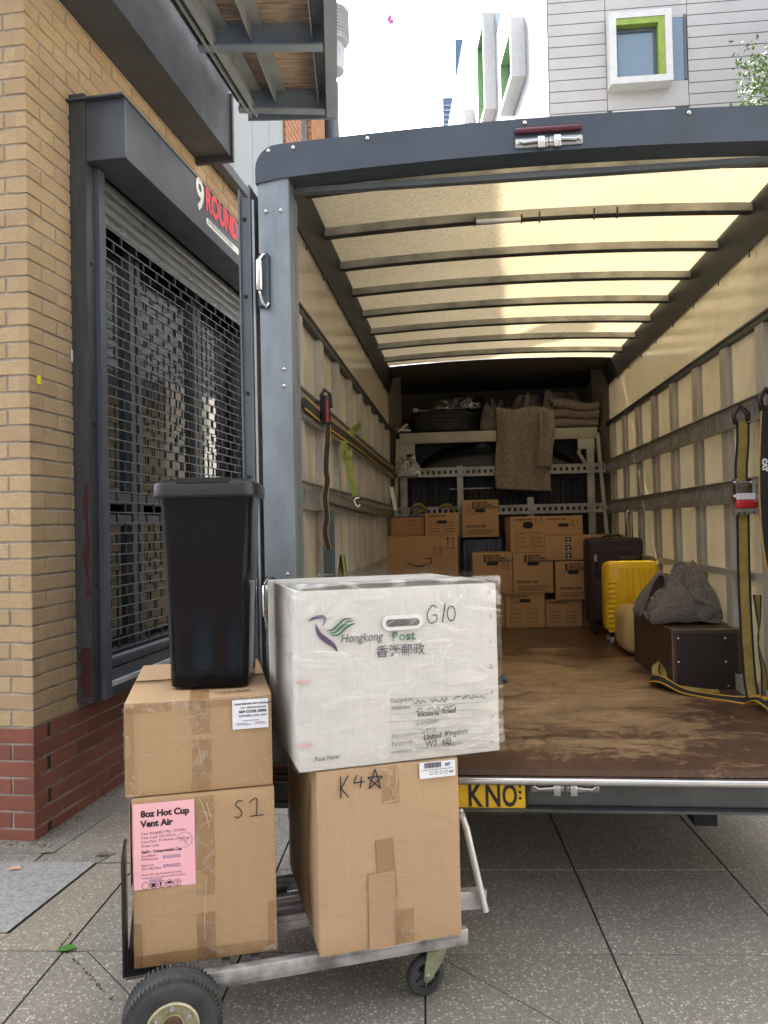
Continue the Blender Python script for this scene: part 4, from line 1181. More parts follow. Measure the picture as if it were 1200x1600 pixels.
# suitcases
def shell_case(name, label, xc, y, z0, w_, d, h, mat, ribs=True, r=.05, cat='suitcase'):
    o = thing(name, label, cat, VAN, (xc, y + d / 2, ZF))
    b = B(); b.rbox(xc - w_ / 2, xc + w_ / 2, y, y + d, z0, z0 + h, r, 4); sh = b.build('shell', mat, o, smooth=60)
    return o
YEL = M('yellow_shell', (.80, .52, .01), .32, col2=(.76, .48, .01), scale=3)
D = 5.35; xa, xb = .968, 1.335; zt, zb_ = 1.088, .605
yc = shell_case('suitcase', 'bright yellow ribbed hard shell suitcase standing on its wheels beside the dark one', (xa + xb) / 2, D, zb_, xb - xa, .20, zt - zb_, YEL)
sh = [c for c in yc.children][0]
for k in range(7):
    x = xa + .095 + k * (xb - xa - .14) / 6.2
    b = B(); b.rbox(x - .013, x + .013, D - .007, D + .01, zb_ + .05, zt - .045, .006, 3); b.build('rib', YEL, sh, smooth=60)
for k in range(11):
    z = zt - .14 - k * .033; b = B(); b.rbox(xa + .012, xa + .075, D - .006, D + .01, z - .009, z + .006, .005, 2); b.build('rib', YEL, sh, smooth=60)
b = B(); b.tube([(xa + .10, D + .1, zt - .002), (xa + .12, D + .1, zt + .022), (xa + .24, D + .1, zt + .022), (xa + .26, D + .1, zt - .002)], .010, 8); b.build('handle', BLACKP, yc, smooth=True)
for x in (xa + .04, xb - .04):
    for yy in (D + .04, D + .16):
        b = B(); b.box(x - .014, x + .014, yy - .012, yy + .012, .575, zb_ + .01); b.build('wheel_fork', BLACKP, yc)
        b = B(); b.lathe([(.012, -.013), (.024, -.011), (.024, .011), (.012, .013)], (x, yy, .554), 'x', 14); b.build('wheel', M('grey_caster', (.45, .45, .45), .4), yc, smooth=40)
MARC = M('dark_fabric_case', (.030, .014, .022), .7, col2=(.020, .010, .016), scale=40, bmp=.3, bscale=300)
D = 5.82
dc = shell_case('suitcase', 'tall dark maroon fabric suitcase with its chrome handle pulled up, behind the yellow one', 1.135, D, .585, .40, .28, .655, MARC, r=.035)
b = B(); b.rbox(.96, 1.15, D - .035, D + .01, .63, .93, .02, 3); b.build('front_pocket', MARC, dc, smooth=60)
b = B(); b.rbox(.985, 1.31, D - .022, D + .01, .97, 1.17, .018, 3); b.build('front_pocket', MARC, dc, smooth=60)
b = B(); b.box(.972, .990, D - .027, D - .022, 1.07, 1.12); b.build('zip_tag', M('tag_grey', (.35, .33, .33), .4), dc)
b = B(); b.tube([(1.27, D + .27, 1.2), (1.27, D + .27, 1.42), (1.285, D + .27, 1.445), (1.30, D + .27, 1.445), (1.315, D + .27, 1.42), (1.315, D + .27, 1.2)], .006, 8); b.build('pull_handle', CHROME, dc, smooth=True)
b = B(); b.tube([(1.06, D + .1, 1.237), (1.08, D + .1, 1.258), (1.18, D + .1, 1.258), (1.2, D + .1, 1.237)], .010, 8); b.build('handle', BLACKP, dc, smooth=True)
for x in (.98, 1.29):
    b = B(); b.lathe([(.02, -.015), (.0275, -.012), (.0275, .012), (.02, .015)], (x, D + .05, .558), 'x', 14); b.box(x - .02, x + .02, D + .03, D + .07, .570, .60); b.build('wheel', BLACKP, dc, smooth=40)
NAVY = M('navy_shell', (.012, .022, .055), .35, kind='pos')
nv = shell_case('suitcase', 'dark navy ribbed hard suitcase between the smile carton and G3, with a carton on top', .178, 6.55, .56, .375, .24, .695, NAVY, r=.03)
for k in range(9):
    x = .02 + k * .038; b = B(); b.rbox(x - .010, x + .010, 6.542, 6.56, .60, 1.22, .005, 2); b.build('rib', NAVY, nv, smooth=60)
for x in (.03, .32):
    b = B(); b.lathe([(.016, -.012), (.019, 0), (.016, .012)], (x, 6.62, .549), 'x', 12); b.box(x - .012, x + .012, 6.61, 6.63, .555, .565); b.build('wheel', BLACKP, nv)
in_van(722, 778, 781, 835, 6.48, .30, 'carton marked G2 standing on the navy suitcase, highest of the cartons', zb=1.257, hole=(.085, .030, .09), head='brand', tips=True, penw=('G2', .12, .62, .055))
# cream case and plywood crate
CREAM = M('cream_fabric', (.55, .40, .17), .7, scale=5)
b = B(); b.rbox(.985, 1.33, 4.86, 5.22, ZF + .001, .825, .075, 5)
b.build('cushion', CREAM, frame=VAN, base=(1.15, 5.0, ZF), smooth=60, label='cream rounded bag wedged between the yellow suitcase and the plywood crate', cat='bag')
cr = thing('plywood_crate', 'dark brown plywood crate with worn edges and screws, right on the van floor', 'crate', VAN, (1.18, 4.3, ZF))
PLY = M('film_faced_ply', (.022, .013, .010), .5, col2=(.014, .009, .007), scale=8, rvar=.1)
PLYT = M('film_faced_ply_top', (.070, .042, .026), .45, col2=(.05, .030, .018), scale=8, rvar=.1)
PED = M('raw_ply_edge', (.20, .13, .07), .8, scale=30)
cx0, cx1, cy0, cy1, cz = 1.016, 1.345, 3.90, 4.74, .826
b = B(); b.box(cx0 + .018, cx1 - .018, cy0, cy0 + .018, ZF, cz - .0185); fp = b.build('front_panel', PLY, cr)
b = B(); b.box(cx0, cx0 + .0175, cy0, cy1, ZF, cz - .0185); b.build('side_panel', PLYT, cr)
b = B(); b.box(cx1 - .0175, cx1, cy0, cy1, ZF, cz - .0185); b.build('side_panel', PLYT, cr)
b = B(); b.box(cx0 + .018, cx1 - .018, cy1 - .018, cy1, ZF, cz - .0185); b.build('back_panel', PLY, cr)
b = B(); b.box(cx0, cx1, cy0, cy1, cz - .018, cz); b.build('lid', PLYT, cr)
b = B(); b.box(cx0 - .001, cx0 + .0035, cy0 - .001, cy0 + .003, ZF, cz - .002); b.box(cx0, cx1, cy0 - .0012, cy0 + .001, cz - .004, cz + .001); b.box(cx0 - .0012, cx0 + .001, cy0 + .004, cy1, cz - .003, cz + .001); b.build('worn_edge', PED, cr)
b = B()
for x in (cx0 + .03, cx0 + .25):
    for z in (cz - .045, cz - .16): b.lathe([(.006, 0), (.006, -.002), (.001, -.003)], (x, cy0 - .0002, z), 'y', 10)
b.lathe([(.005, 0), (.005, -.002), (.001, -.003)], (cx0 + .26, cy0 - .0002, ZF + .02), 'y', 10)
b.build('screw', CHROME, fp)

import numpy as np
def crumple(N, w0, l0, tx, ty, seed, steps=130, rad=.62):
    """drop a sheet and squeeze it between four closing walls (position based dynamics, particles keep apart)"""
    rg = np.random.default_rng(seed); n = N + 1
    gx, gy = np.meshgrid(np.linspace(-w0 / 2, w0 / 2, n), np.linspace(-l0 / 2, l0 / 2, n), indexing='ij')
    ph = rg.uniform(0, 6, 6)
    gz = .12 + .05 * np.sin(gx * 13 + ph[0] + 2 * np.sin(gy * 5 + ph[1])) + .035 * np.sin(gy * 11 + ph[2] + gx * 4) + .015 * np.sin((gx + gy) * 21 + ph[3])
    X = np.stack([gx, gy, gz], -1); V = np.zeros_like(X); idx = np.arange(n * n).reshape(n, n)
    A, Bq, K = [], [], []
    for di, dj, k in ((1, 0, .9), (0, 1, .9), (1, 1, .55), (1, -1, .55), (2, 0, .16), (0, 2, .16), (3, 0, .05), (0, 3, .05)):
        if dj >= 0: p, q = idx[:n - di, :n - dj], idx[di:, dj:]
        else: p, q = idx[:n - di, -dj:], idx[di:, :n + dj]
        A.append(p.ravel()); Bq.append(q.ravel()); K.append(np.full(p.size, k))
    A, Bq, K = map(np.concatenate, (A, Bq, K))
    L0 = np.hypot(gx.ravel()[A] - gx.ravel()[Bq], gy.ravel()[A] - gy.ravel()[Bq])
    gk = X.reshape(-1, 3)[:, :2].copy(); X = X.reshape(-1, 3); V = V.reshape(-1, 3); r = rad * min(w0, l0) / N
    cnt = np.bincount(np.concatenate([A, Bq]), minlength=n * n).astype(float) * .5
    I, J = np.triu_indices(n * n, 1); ii, jj = I // n - J // n, I % n - J % n
    far = (np.abs(ii) > 2) | (np.abs(jj) > 2); I, J = I[far].astype(np.int32), J[far].astype(np.int32)
    near = None; dt = 1 / 60
    for s in range(steps):
        f = min(1, s / (steps * .7)); f = f ** .8
        lx, ly = w0 / 2 + (tx - w0 / 2) * f, l0 / 2 + (ty - l0 / 2) * f
        P0 = X.copy(); V[:, 2] -= (1.2 if s < steps * .7 else 9.8) * dt; V *= .96; V += (np.sin(gk[:, :1] * 17 + s * .13) * np.cos(gk[:, 1:2] * 15 - s * .11) * .05 + rg.normal(0, .012, X.shape)) * (s < steps * .75); X = X + V * dt
        if s % 4 == 0:
            d = X[I] - X[J]; near = np.nonzero((d * d).sum(1) < (r * 2.2) ** 2)[0]; a, b_ = I[near], J[near]
        for it in range(9):
            d = X[A] - X[Bq]; L = np.sqrt((d * d).sum(1)) + 1e-9
            c_ = (K * (L - L0) / L * .5)[:, None] * d; dX = np.zeros_like(X)
            np.add.at(dX, A, -c_); np.add.at(dX, Bq, c_); X += dX / (cnt[:, None] * .38)
            if it % 3 == 2 and len(a):
                d = X[a] - X[b_]; L = np.sqrt((d * d).sum(1)) + 1e-9; m = L < r
                c_ = (.5 * (r - L[m]) / L[m])[:, None] * d[m]; np.add.at(X, a[m], c_ * .6); np.add.at(X, b_[m], -c_ * .6)
            X[:, 0] = np.clip(X[:, 0], -lx, lx); X[:, 1] = np.clip(X[:, 1], -ly, ly); X[:, 2] = np.maximum(X[:, 2], .004)
        V = (X - P0) / dt; fl = X[:, 2] < .006; V[fl, :2] *= .4; sp = np.sqrt((V * V).sum(1)); V *= np.minimum(1, 2.0 / (sp + 1e-9))[:, None]
    return X
CLOTH = {'crate': (crumple(46, 1.20, 1.50, .155, .235, 4, 140, .8), 46), 'shelf': (crumple(42, 1.5, 1.2, .40, .22, 8, 120, .8), 42)}
def cloth(key, name, label, frame, c, mat, s=(1, 1, 1), rot=0, th=.006, cat='blanket', dome=0.0, lean=0.0):
    """one fallen, crumpled sheet"""
    q, N = CLOTH[key]; q = q.copy()
    mx, my = np.abs(q[:, 0]).max(), np.abs(q[:, 1]).max()
    q[:, 2] *= 1 + dome * (1 - .9 * (q[:, 0] / mx - lean) ** 2 - .8 * (q[:, 1] / my) ** 2)
    k_ = 1 - .10 * dome * (q[:, 2] / q[:, 2].max()) ** 2; q[:, 0] *= k_; q[:, 1] *= k_
    a = R(rot); x, y = q[:, 0].copy(), q[:, 1].copy()
    q[:, 0], q[:, 1] = x * math.cos(a) - y * math.sin(a), x * math.sin(a) + y * math.cos(a)
    q *= np.array(s); q[:, 2] -= q[:, 2].min() - .004
    me = bpy.data.meshes.new(name)
    me.from_pydata(q.tolist(), [], [(i * (N + 1) + j, (i + 1) * (N + 1) + j, (i + 1) * (N + 1) + j + 1, i * (N + 1) + j + 1) for i in range(N) for j in range(N)])
    me.materials.append(mat)
    for p in me.polygons: p.use_smooth = True
    o = bpy.data.objects.new(name, me); sc.collection.objects.link(o)
    o.matrix_world = frame @ Matrix.Translation(c); OFF[o.name] = Vector(c)
    m = o.modifiers.new('thick', 'SOLIDIFY'); m.thickness = th; m.offset = 0
    m = o.modifiers.new('smooth', 'SUBSURF'); m.levels = 1; m.render_levels = 1
    o['label'] = label; o['category'] = cat
    return o
# ============================================================ BLANKETS
def heap(name, label, frame, c, rx, ry, rz, mat, seed, cat='blanket', freq=1.0, front=.55, n=96):
    b = B(); c = Vector(c); so_ = Vector((seed, seed * .37, 1.7))
    def f(u, v):
        a = 2 * math.pi * u; el = (math.pi / 2) * (1 - v)
        d = Vector((math.cos(a) * math.cos(el), math.sin(a) * math.cos(el), math.sin(el)))
        e = .62
        sq = lambda t: math.copysign(abs(t) ** e, t)
        p = Vector((sq(math.cos(a)) * math.cos(el) ** .5 * rx, sq(math.sin(a)) * math.cos(el) ** .5 * ry, math.sin(el) ** .8 * rz))
        q = d * 1.6 * freq + so_
        wv = Vector((noise.noise(q * 1.3), noise.noise(q * 1.3 + Vector((9, 0, 0))), noise.noise(q * 1.3 + Vector((0, 9, 0))))) * .9
        rid = 1 - abs(noise.noise(q * Vector((1, 1, 1)).length * .9 + wv)) * 2.4
        rid2 = 1 - abs(noise.noise((q + wv) * 2.6)) * 2.2
        lay = math.sin((p.z / rz) * 9 + noise.noise(q * .8) * 5)
        low = noise.noise(q * .7)
        k = 1 + .16 * low + .13 * rid * .6 + .055 * rid2 + .045 * lay * (1 - v * .0)
        p = Vector((p.x * k, p.y * k, p.z * (1 + .22 * low + .12 * rid * v * 0 + .10 * rid * (1 - v) + .05 * rid2)))
        p.z = max(p.z, 0)
        return c + p
    b.sheet(n, int(n * .55), f)
    bmesh.ops.remove_doubles(b.bm, verts=list(b.bm.verts), dist=.0004)
    return b.build(name, mat, frame=frame, base=c, smooth=True, label=label, cat=cat)
def folded(name, label, frame, x0, x1, yf, z0, layers, th, dep, mat, seed, cat='blanket'):
    """a blanket folded in layers: zig-zag section with rounded folds, swept along x"""
    b = B(); prof = []
    for k in range(layers):
        z = z0 + th * (k + .5)
        ys = [yf + .03, yf + dep] if k % 2 else [yf + dep, yf + .03]
        for j in range(9): prof.append((ys[0] + (ys[1] - ys[0]) * j / 8, z))
        if k < layers - 1:
            s_ = 1 if k % 2 else -1
            for j in range(1, 5):
                a = math.pi * j / 5; prof.append((ys[1] + s_ * math.sin(a) * th * .55, z + th * (1 - math.cos(a)) / 2))
    n = len(prof); nx = 40
    def P3(i, x, side):
        y, z = prof[i]; a = prof[max(0, i - 1)]; c = prof[min(n - 1, i + 1)]
        d = Vector((c[0] - a[0], c[1] - a[1])).normalized(); nn = Vector((-d.y, d.x)) * th * .42 * side
        nz = noise.noise(Vector((x * 4 + seed, y * 4, z * 14))); n2 = noise.noise(Vector((x * 9, seed + z * 30, y * 8)))
        hh = (z - z0)
        return Vector((x + n2 * .012, y + nn.x + nz * .035 + .02 * math.sin(x * 9 + seed), z + nn.y + hh * (.35 * noise.noise(Vector((x * 3.1, seed, y * 2)))) + n2 * .006 * (hh > th)))
    for side in (1, -1):
        b.sheet(n - 1, nx, lambda u, v: P3(round(u * (n - 1)), x0 + (x1 - x0) * v, side))
    for xx in (x0, x1):
        for i in range(n - 1):
            vs = [b.bm.verts.new(P3(i, xx, 1)), b.bm.verts.new(P3(i + 1, xx, 1)), b.bm.verts.new(P3(i + 1, xx, -1)), b.bm.verts.new(P3(i, xx, -1))]
            b.bm.faces.new(vs)
    bmesh.ops.remove_doubles(b.bm, verts=list(b.bm.verts), dist=.0005)
    return b.build(name, mat, frame=frame, base=((x0 + x1) / 2, yf, z0), smooth=True, label=label, cat=cat)
ZN = 2.2255
GB = 'moving blankets piled above the cab'
folded('blanket', 'brown mottled moving blanket folded in flat layers at the right end of the cab shelf', VAN, .86, 1.27, 7.10, ZN, 6, .040, .55, FELT, 3.3)['group'] = GB
cloth('crate', 'blanket', 'brown moving blanket bundled up next to the tyre, lowest of the shelf pile', VAN, (.36, 7.30, ZN), FELT, s=(1.0, .8, 1.2), dome=.3, rot=180)['group'] = GB
cloth('shelf', 'blanket', 'crumpled brown moving blanket heaped behind the hanging one', VAN, (.60, 7.38, ZN), FELT, s=(1.0, .85, 3.3), dome=.55)['group'] = GB
cloth('crate', 'blanket', 'loose brown moving blanket rising in a peak at the centre right of the shelf', VAN, (.94, 7.62, ZN), FELT, s=(1.6, 1.4, 2.8), dome=.7, rot=90)['group'] = GB
cloth('crate', 'blanket', 'dark grey felt blanket crumpled on top of the plywood crate', VAN, (1.135, 4.28, cz), FELTG, s=(1.15, 1.05, 1.95), dome=.75, lean=.2, th=.008)
b = B()
def hang(u, v):
    # u down, v across
    x = .335 + .46 * v; s_ = u * 1.15
    fold = .020 * math.sin(v * 9 + 1.2 + u * 1.4) + .012 * noise.noise(Vector((v * 5, u * 3, 2)))
    if s_ < .35: y = YF + .34 - s_ * 1.25; z = 2.30 + .10 * math.sin(s_ / .35 * 1.6) + fold * .8
    else:
        t = (s_ - .35); y = YF - .112 + fold * 1.5 + .02 * math.sin(t * 5); z = 2.30 + .08 - t * .90
        z = 2.365 - t * (.86 + .04 * v)
        if s_ < .45: y += (.45 - s_) * .25
    x += .030 * (u - .4) * (-1 if v < .5 else .2) * 1.2 + .012 * noise.noise(Vector((u * 3, v * 2, 9)))
    return Vector((x, y, z))
b.sheet(60, 30, hang); bmesh.ops.recalc_face_normals(b.bm, faces=list(b.bm.faces))
bmesh.ops.solidify(b.bm, geom=list(b.bm.faces), thickness=.012)
hb = b.build('blanket', FELT, frame=VAN, base=(.55, 7.0, 1.7), smooth=True, label='brown speckled moving blanket hanging down over the bulkhead rack', cat='blanket'); hb['group'] = GB
b = B(); b.sheet(40, 14, lambda u, v: Vector((.70 + .13 * v + .015 * math.sin(u * 5), YF - .170 + .016 * math.sin(v * 7 + u * 2), 2.36 - (.34 + u * .0) * 0 - u * .50)))
bmesh.ops.recalc_face_normals(b.bm, faces=list(b.bm.faces)); bmesh.ops.solidify(b.bm, geom=list(b.bm.faces), thickness=.012)
f_ = b.build('folded_edge', FELT, None, frame=VAN, base=(.55, 7.0, 1.7), smooth=True); f_.parent = hb; f_.matrix_parent_inverse = Matrix(); f_.matrix_world = hb.matrix_world.copy(); f_.matrix_local = Matrix()
# tyre and bits on the shelf
ty = thing('tyre', 'worn black spare tyre lying flat on the shelf above the cab', 'tyre', VAN, (-.14, 7.5, ZN))
pr = [(.19, .0), (.27, .0), (.325, .025), (.335, .05)]
for k in range(4): pr += [(.335, .062 + k * .035), (.328, .065 + k * .035), (.328, .069 + k * .035), (.335, .072 + k * .035)]
pr += [(.325, .205), (.27, .225), (.19, .225), (.185, .11), (.19, .0)]
b = B(); b.lathe([(r, h_ + ZN) for r, h_ in pr], (-.14, 7.5, 0), 'z', 48); b.build('tread', RUBBER, ty, smooth=30)
cloth('crate', 'plastic_sheet', 'crumpled clear plastic sheet lying on the tyre', VAN, (.02, 7.45, ZN + .226), CLING, s=(1.1, .7, 1.3), dome=.4, th=.001, rot=70, cat='plastic sheet')
b = B(); b.rbox(-.43, -.385, 7.30, 7.345, 2.425 + .027, 2.485, .006, 2); b.tube([(-.39, 7.32, 2.465), (-.28, 7.33, 2.459), (-.2, 7.34, 2.46)], .005, 6)
b.build('light_fitting', M('cream_fitting', (.65, .60, .45), .5), frame=VAN, base=(-.4, 7.3, 2.43), label='small cream plug with a lead lying on the tyre edge', cat='fitting', smooth=40)
b = B()
for k, (a, c, m) in enumerate((((-.56, 7.08, 2.235), (-.47, 7.05, 2.30), 0), ((-.55, 7.05, 2.25), (-.44, 7.04, 2.24), 0))): b.bar(a, c, .02, .012)
lit = b.build('litter', WHITEP, frame=VAN, base=(-.5, 7.05, 2.23), label='white scrap of paper caught on the left corner of the shelf', cat='scrap')
cloth('crate', 'rag', 'small purple and grey rag stuffed at the left end of the shelf', VAN, (-.53, 7.14, 2.226), M('rag', (.12, .05, .10), .9, col2=(.20, .18, .17), scale=20), s=(.40, .25, .8), cat='rag')
cloth('crate', 'plastic_film', 'wad of crumpled clear film hanging on the left of the bulkhead rack', VAN, (-.48, YF - .07, 1.80), CLING, s=(.75, .14, 1.5), dome=.5, th=.001, rot=8, cat='plastic film')

# ============================================================ STRAPS
SY = M('strap_yellow', (.33, .25, .055), .7, col2=(.22, .16, .04), scale=20, kind='pos')
SYO = M('strap_orange_edge', (.55, .30, .04), .7)
SG = M('strap_lime', (.26, .30, .05), .7, col2=(.17, .20, .04), scale=20, kind='pos')
SBK = M('strap_black', (.014, .014, .016), .75)
def spline(pts, n=8):
    Pn = [pts[0]] + list(pts) + [pts[-1]]; out = []
    for i in range(1, len(Pn) - 2):
        a, b_, c, d = [Vector(p) for p in Pn[i - 1:i + 3]]
        for k in range(n):
            t = k / n; out.append(.5 * ((2 * b_) + (c - a) * t + (2 * a - 5 * b_ + 4 * c - d) * t * t + (3 * b_ - a - 3 * c + d) * t ** 3))
    out.append(Vector(pts[-1])); return out
def lerpdirs(dirs, m):
    out = []
    for i in range(m):
        t = i / (m - 1) * (len(dirs) - 1); k = min(int(t), len(dirs) - 2); out.append(Vector(dirs[k]).lerp(Vector(dirs[k + 1]), t - k))
    return out
def strap_piece(par, nm, pts, dirs, w_, m_mid, m_edge, t=.003, edge=.16):
    p = spline(pts); d = lerpdirs(dirs, len(p)) if isinstance(dirs, list) else dirs
    b = B(); b.sweep(p, d, w_, t); o = b.build(nm, m_mid, par)
    b = B(); e = w_ * edge; b.sweep(p, d, (-w_ / 2 - .0008, -w_ / 2 + e), t + .0012); b.sweep(p, d, (w_ / 2 - e, w_ / 2 + .0008), t + .0012); b.build('edge_stripe', m_edge, o)
    return o
sy, sx = 3.62, 1.272
st = thing('ratchet_strap', 'yellow strap with a red and white ratchet hanging on the right van wall', 'strap', VAN, (1.29, 3.65, ZF))
strap_piece(st, 'webbing', [(sx + .010, sy, 1.80), (sx + .005, sy - .004, 1.70), (sx - .003, sy, 1.60), (sx - .005, sy, 1.52)], (1, 0, 0), .056, SY, SBK)
b = B(); b.tube([(sx - .02, sy + .0, 1.79), (sx - .03, sy - .0, 1.83), (sx + .0, sy + .01, 1.875), (sx + .03, sy, 1.84), (sx + .035, sy, 1.79)], .011, 8); b.build('hook', BLACKP, st, smooth=True)
b = B(); b.box(sx - .04, sx - .03, sy - .03, sy + .01, 1.43, 1.54); b.box(sx + .03, sx + .04, sy - .03, sy + .01, 1.43, 1.54); b.tube([(sx - .05, sy - .01, 1.46), (sx + .05, sy - .01, 1.46)], .010, 8); b.tube([(sx - .045, sy - .01, 1.525), (sx + .045, sy - .01, 1.525)], .007, 8); b.build('ratchet', CHROME, st)
b = B(); b.rbox(sx - .04, sx + .04, sy - .045, sy - .02, 1.445, 1.475, .004); b.build('ratchet_grip', WHITEP, st)
b = B(); b.rbox(sx - .047, sx + .047, sy - .06, sy - .02, 1.405, 1.4445, .012, 3); b.build('ratchet_handle', M('ratchet_red', (.55, .02, .03), .4), st, smooth=40)
b = B()
for k in range(5): b.box(sx - .052 + k * .022, sx - .040 + k * .022, sy - .05, sy - .01, 1.380, 1.3915)
b.box(sx - .055, sx + .058, sy - .05, sy - .01, 1.392, 1.404); b.build('ratchet_base', TRACKM, st)
strap_piece(st, 'webbing', [(sx - .003, sy - .002, 1.39), (sx - .006, sy, 1.1), (sx - .004, sy - .004, .85), (sx + .002, sy - .01, .64), (sx + .006, sy - .03, .56)], (1, 0, 0), .056, SY, SBK)
strap_piece(st, 'webbing', [(sx + .034, sy - .04, 1.02), (sx + .03, sy - .06, .90), (sx + .022, sy - .07, .80), (sx + .034, sy - .09, .68), (sx + .026, sy - .10, .58), (sx + .0, sy - .11, .545)], [(1, .3, 0), (.2, 1, 0), (1, .6, 0), (.5, 1, 0)], .040, SY, SBK)
zf = ZF + .008
strap_piece(st, 'webbing', [(1.30, 3.36, zf), (1.285, 3.50, zf + .03), (1.24, 3.63, zf + .004), (1.12, 3.73, zf + .002), (1.03, 3.79, zf + .012), (.955, 3.90, zf + .045), (.935, 4.02, zf + .02), (.99, 4.03, zf + .004)], [(0, 1, .3), (0, 1, .5), (.1, 1, .4), (0, 1, .3), (.3, 1, .5), (.6, .4, 1), (1, .2, .6)], .042, SBK, SYO)
strap_piece(st, 'webbing', [(1.20, 3.80, zf + .004), (1.08, 3.815, zf + .012), (1.00, 3.88, zf + .02), (.955, 3.98, zf + .05), (.975, 4.05, zf + .09), (1.0, 4.03, zf + .06), (.99, 3.93, zf + .01), (1.04, 3.86, zf + .008)], [(0, 1, .4), (.1, 1, .5), (.3, 1, .3), (.8, .3, .6), (1, 0, 0), (.8, 0, .5), (.3, 1, .3)], .045, SY, SBK)
strap_piece(st, 'webbing', [(1.25, 3.60, zf + .01), (1.27, 3.50, zf + .035), (1.30, 3.42, zf + .012), (1.325, 3.30, zf + .01), (1.33, 3.20, zf + .015)], [(0, 1, .2), (1, .2, .4), (.6, .6, 0), (1, 0, .3)], .035, SBK, SYO)
st2 = thing('strap', 'black strap with orange edges and white lettering, rightmost on the van wall', 'strap', VAN, (1.30, 3.34, 1.2))
xs, ys = 1.268, 3.33
strap_piece(st2, 'webbing', [(xs + .010, ys, 1.83), (xs + .004, ys, 1.75), (xs - .006, ys, 1.6), (xs - .01, ys, 1.4), (xs + .0, ys, 1.22), (xs + .02, ys - .01, 1.05), (xs + .022, ys - .02, .82)], [(1, 0, 0), (1, 0, 0), (1, 0, 0), (1, .1, 0), (1, .2, 0), (.6, 1, 0)], .045, SBK, SYO, edge=.07)
b = B(); b.tube([(xs - .01, ys, 1.81), (xs - .02, ys, 1.86), (xs + .01, ys + .01, 1.90), (xs + .035, ys, 1.86), (xs + .03, ys, 1.81)], .011, 8); b.build('hook', BLACKP, st2, smooth=True)
b = B(); t = text_bm('CAT', .026, bold=.0022); t.transform(Matrix.Rotation(R(-90), 4, 'Z')); b.join(t, front_m(xs - .022, ys - .002, 1.608, .003)); b.build('lettering', WHITEP, st2, fix=False)
b = B(); b.rbox(xs + .03, xs + .05, ys - .05, ys + .02, 1.32, 1.46, .006, 2); b.build('buckle', BLACKP, st2)
# left wall
xl = XL + .062
s3 = thing('strap', 'thin black strap hanging from a red and black buckle on the left wall', 'strap', VAN, (xl, 3.25, 1.3))
yl = 3.22
b = B(); b.rbox(xl - .004, xl + .040, yl - .01, yl + .02, 1.80, 1.925, .010, 2); b.tube([(xl + .0, yl, 1.92), (xl + .018, yl - .004, 1.95), (xl + .04, yl, 1.93), (xl + .046, yl, 1.87)], .008, 8); b.build('buckle', BLACKP, s3, smooth=40)
b = B(); b.box(xl + .026, xl + .034, yl - .014, yl - .0105, 1.81, 1.90); b.build('red_webbing', M('ratchet_red', (.55, .02, .03), .4), s3)
strap_piece(s3, 'webbing', [(xl + .030, yl, 1.80), (xl + .026, yl, 1.72), (xl + .02, yl, 1.66), (xl + .018, yl, 1.6), (xl + .022, yl, 1.56), (xl + .012, yl, 1.50), (xl + .012, yl, 1.46), (xl + .016, yl, 1.40), (xl + .009, yl, 1.36), (xl + .010, yl, 1.32), (xl + .022, yl, 1.27)], (1, .1, 0), .024, SBK, SYO, edge=.06)
s5 = thing('strap', 'black webbing with orange edges stretched along the upper left lashing track', 'strap', VAN, (xl, 3.25, 1.85))
strap_piece(s5, 'webbing', [(xl - .004, 2.9, 1.845), (xl - .004, 3.5, 1.835), (xl - .004, 4.4, 1.84), (xl - .006, 5.4, 1.835), (xl - .004, 6.8, 1.84)], (0, 0, 1), .05, SBK, SYO, edge=.10)
s6 = thing('strap', 'grey webbing sagging along the lower left lashing track', 'strap', VAN, (xl, 3.25, 1.47))
strap_piece(s6, 'webbing', [(xl - .004, 3.35, 1.50), (xl - .002, 4.4, 1.478), (xl - .004, 5.4, 1.47), (xl - .004, 6.8, 1.475)], (0, 0, 1), .05, M('strap_grey', (.13, .125, .10), .8), M('strap_grey_edge', (.07, .065, .055), .8), edge=.12)
b = B(); b.rbox(xl - .02, xl + .028, yl + .1, yl + .13, ZF + .002, 1.44, .003); b.build('lashing_bar', M('bar_green_grey', (.075, .095, .09), .5, .3, kind='pos'), frame=VAN, base=(xl, yl, ZF), label='dark grey upright bar standing against the left wall under the black strap', cat='bar')
s4 = thing('strap', 'lime green strap with a metal hook hanging from the upper left lashing track', 'strap', VAN, (xl, 4.3, 1.6))
strap_piece(s4, 'webbing', [(xl + .005, 4.02, 1.85), (xl + .02, 4.03, 1.865), (xl + .04, 4.03, 1.885), (xl + .07, 4.0, 1.895)], [(0, .3, 1), (0, .2, 1)], .036, SG, SG)
strap_piece(s4, 'webbing', [(xl + .0, 3.85, 1.80), (xl + .004, 3.84, 1.74), (xl + .014, 3.83, 1.71), (xl + .028, 3.83, 1.725), (xl + .025, 3.84, 1.75), (xl + .018, 3.85, 1.72), (xl + .030, 3.87, 1.62), (xl + .040, 3.88, 1.57), (xl + .048, 3.90, 1.52)], (1, .5, .2), .034, SG, SG)
b = B(); b.tube([(xl + .062, 3.90, 1.515), (xl + .036, 3.9, 1.50), (xl + .048, 3.9, 1.475), (xl + .06, 3.9, 1.46), (xl + .07, 3.9, 1.48)], .006, 8); b.tube([(xl + .028, 3.9, 1.51), (xl + .07, 3.9, 1.51)], .005, 8); b.build('hook', CHROME, s4, smooth=True)
s7 = thing('strap', 'short yellow and black strap end hanging low on the left wall', 'strap', VAN, (xl, 3.9, 1.2))
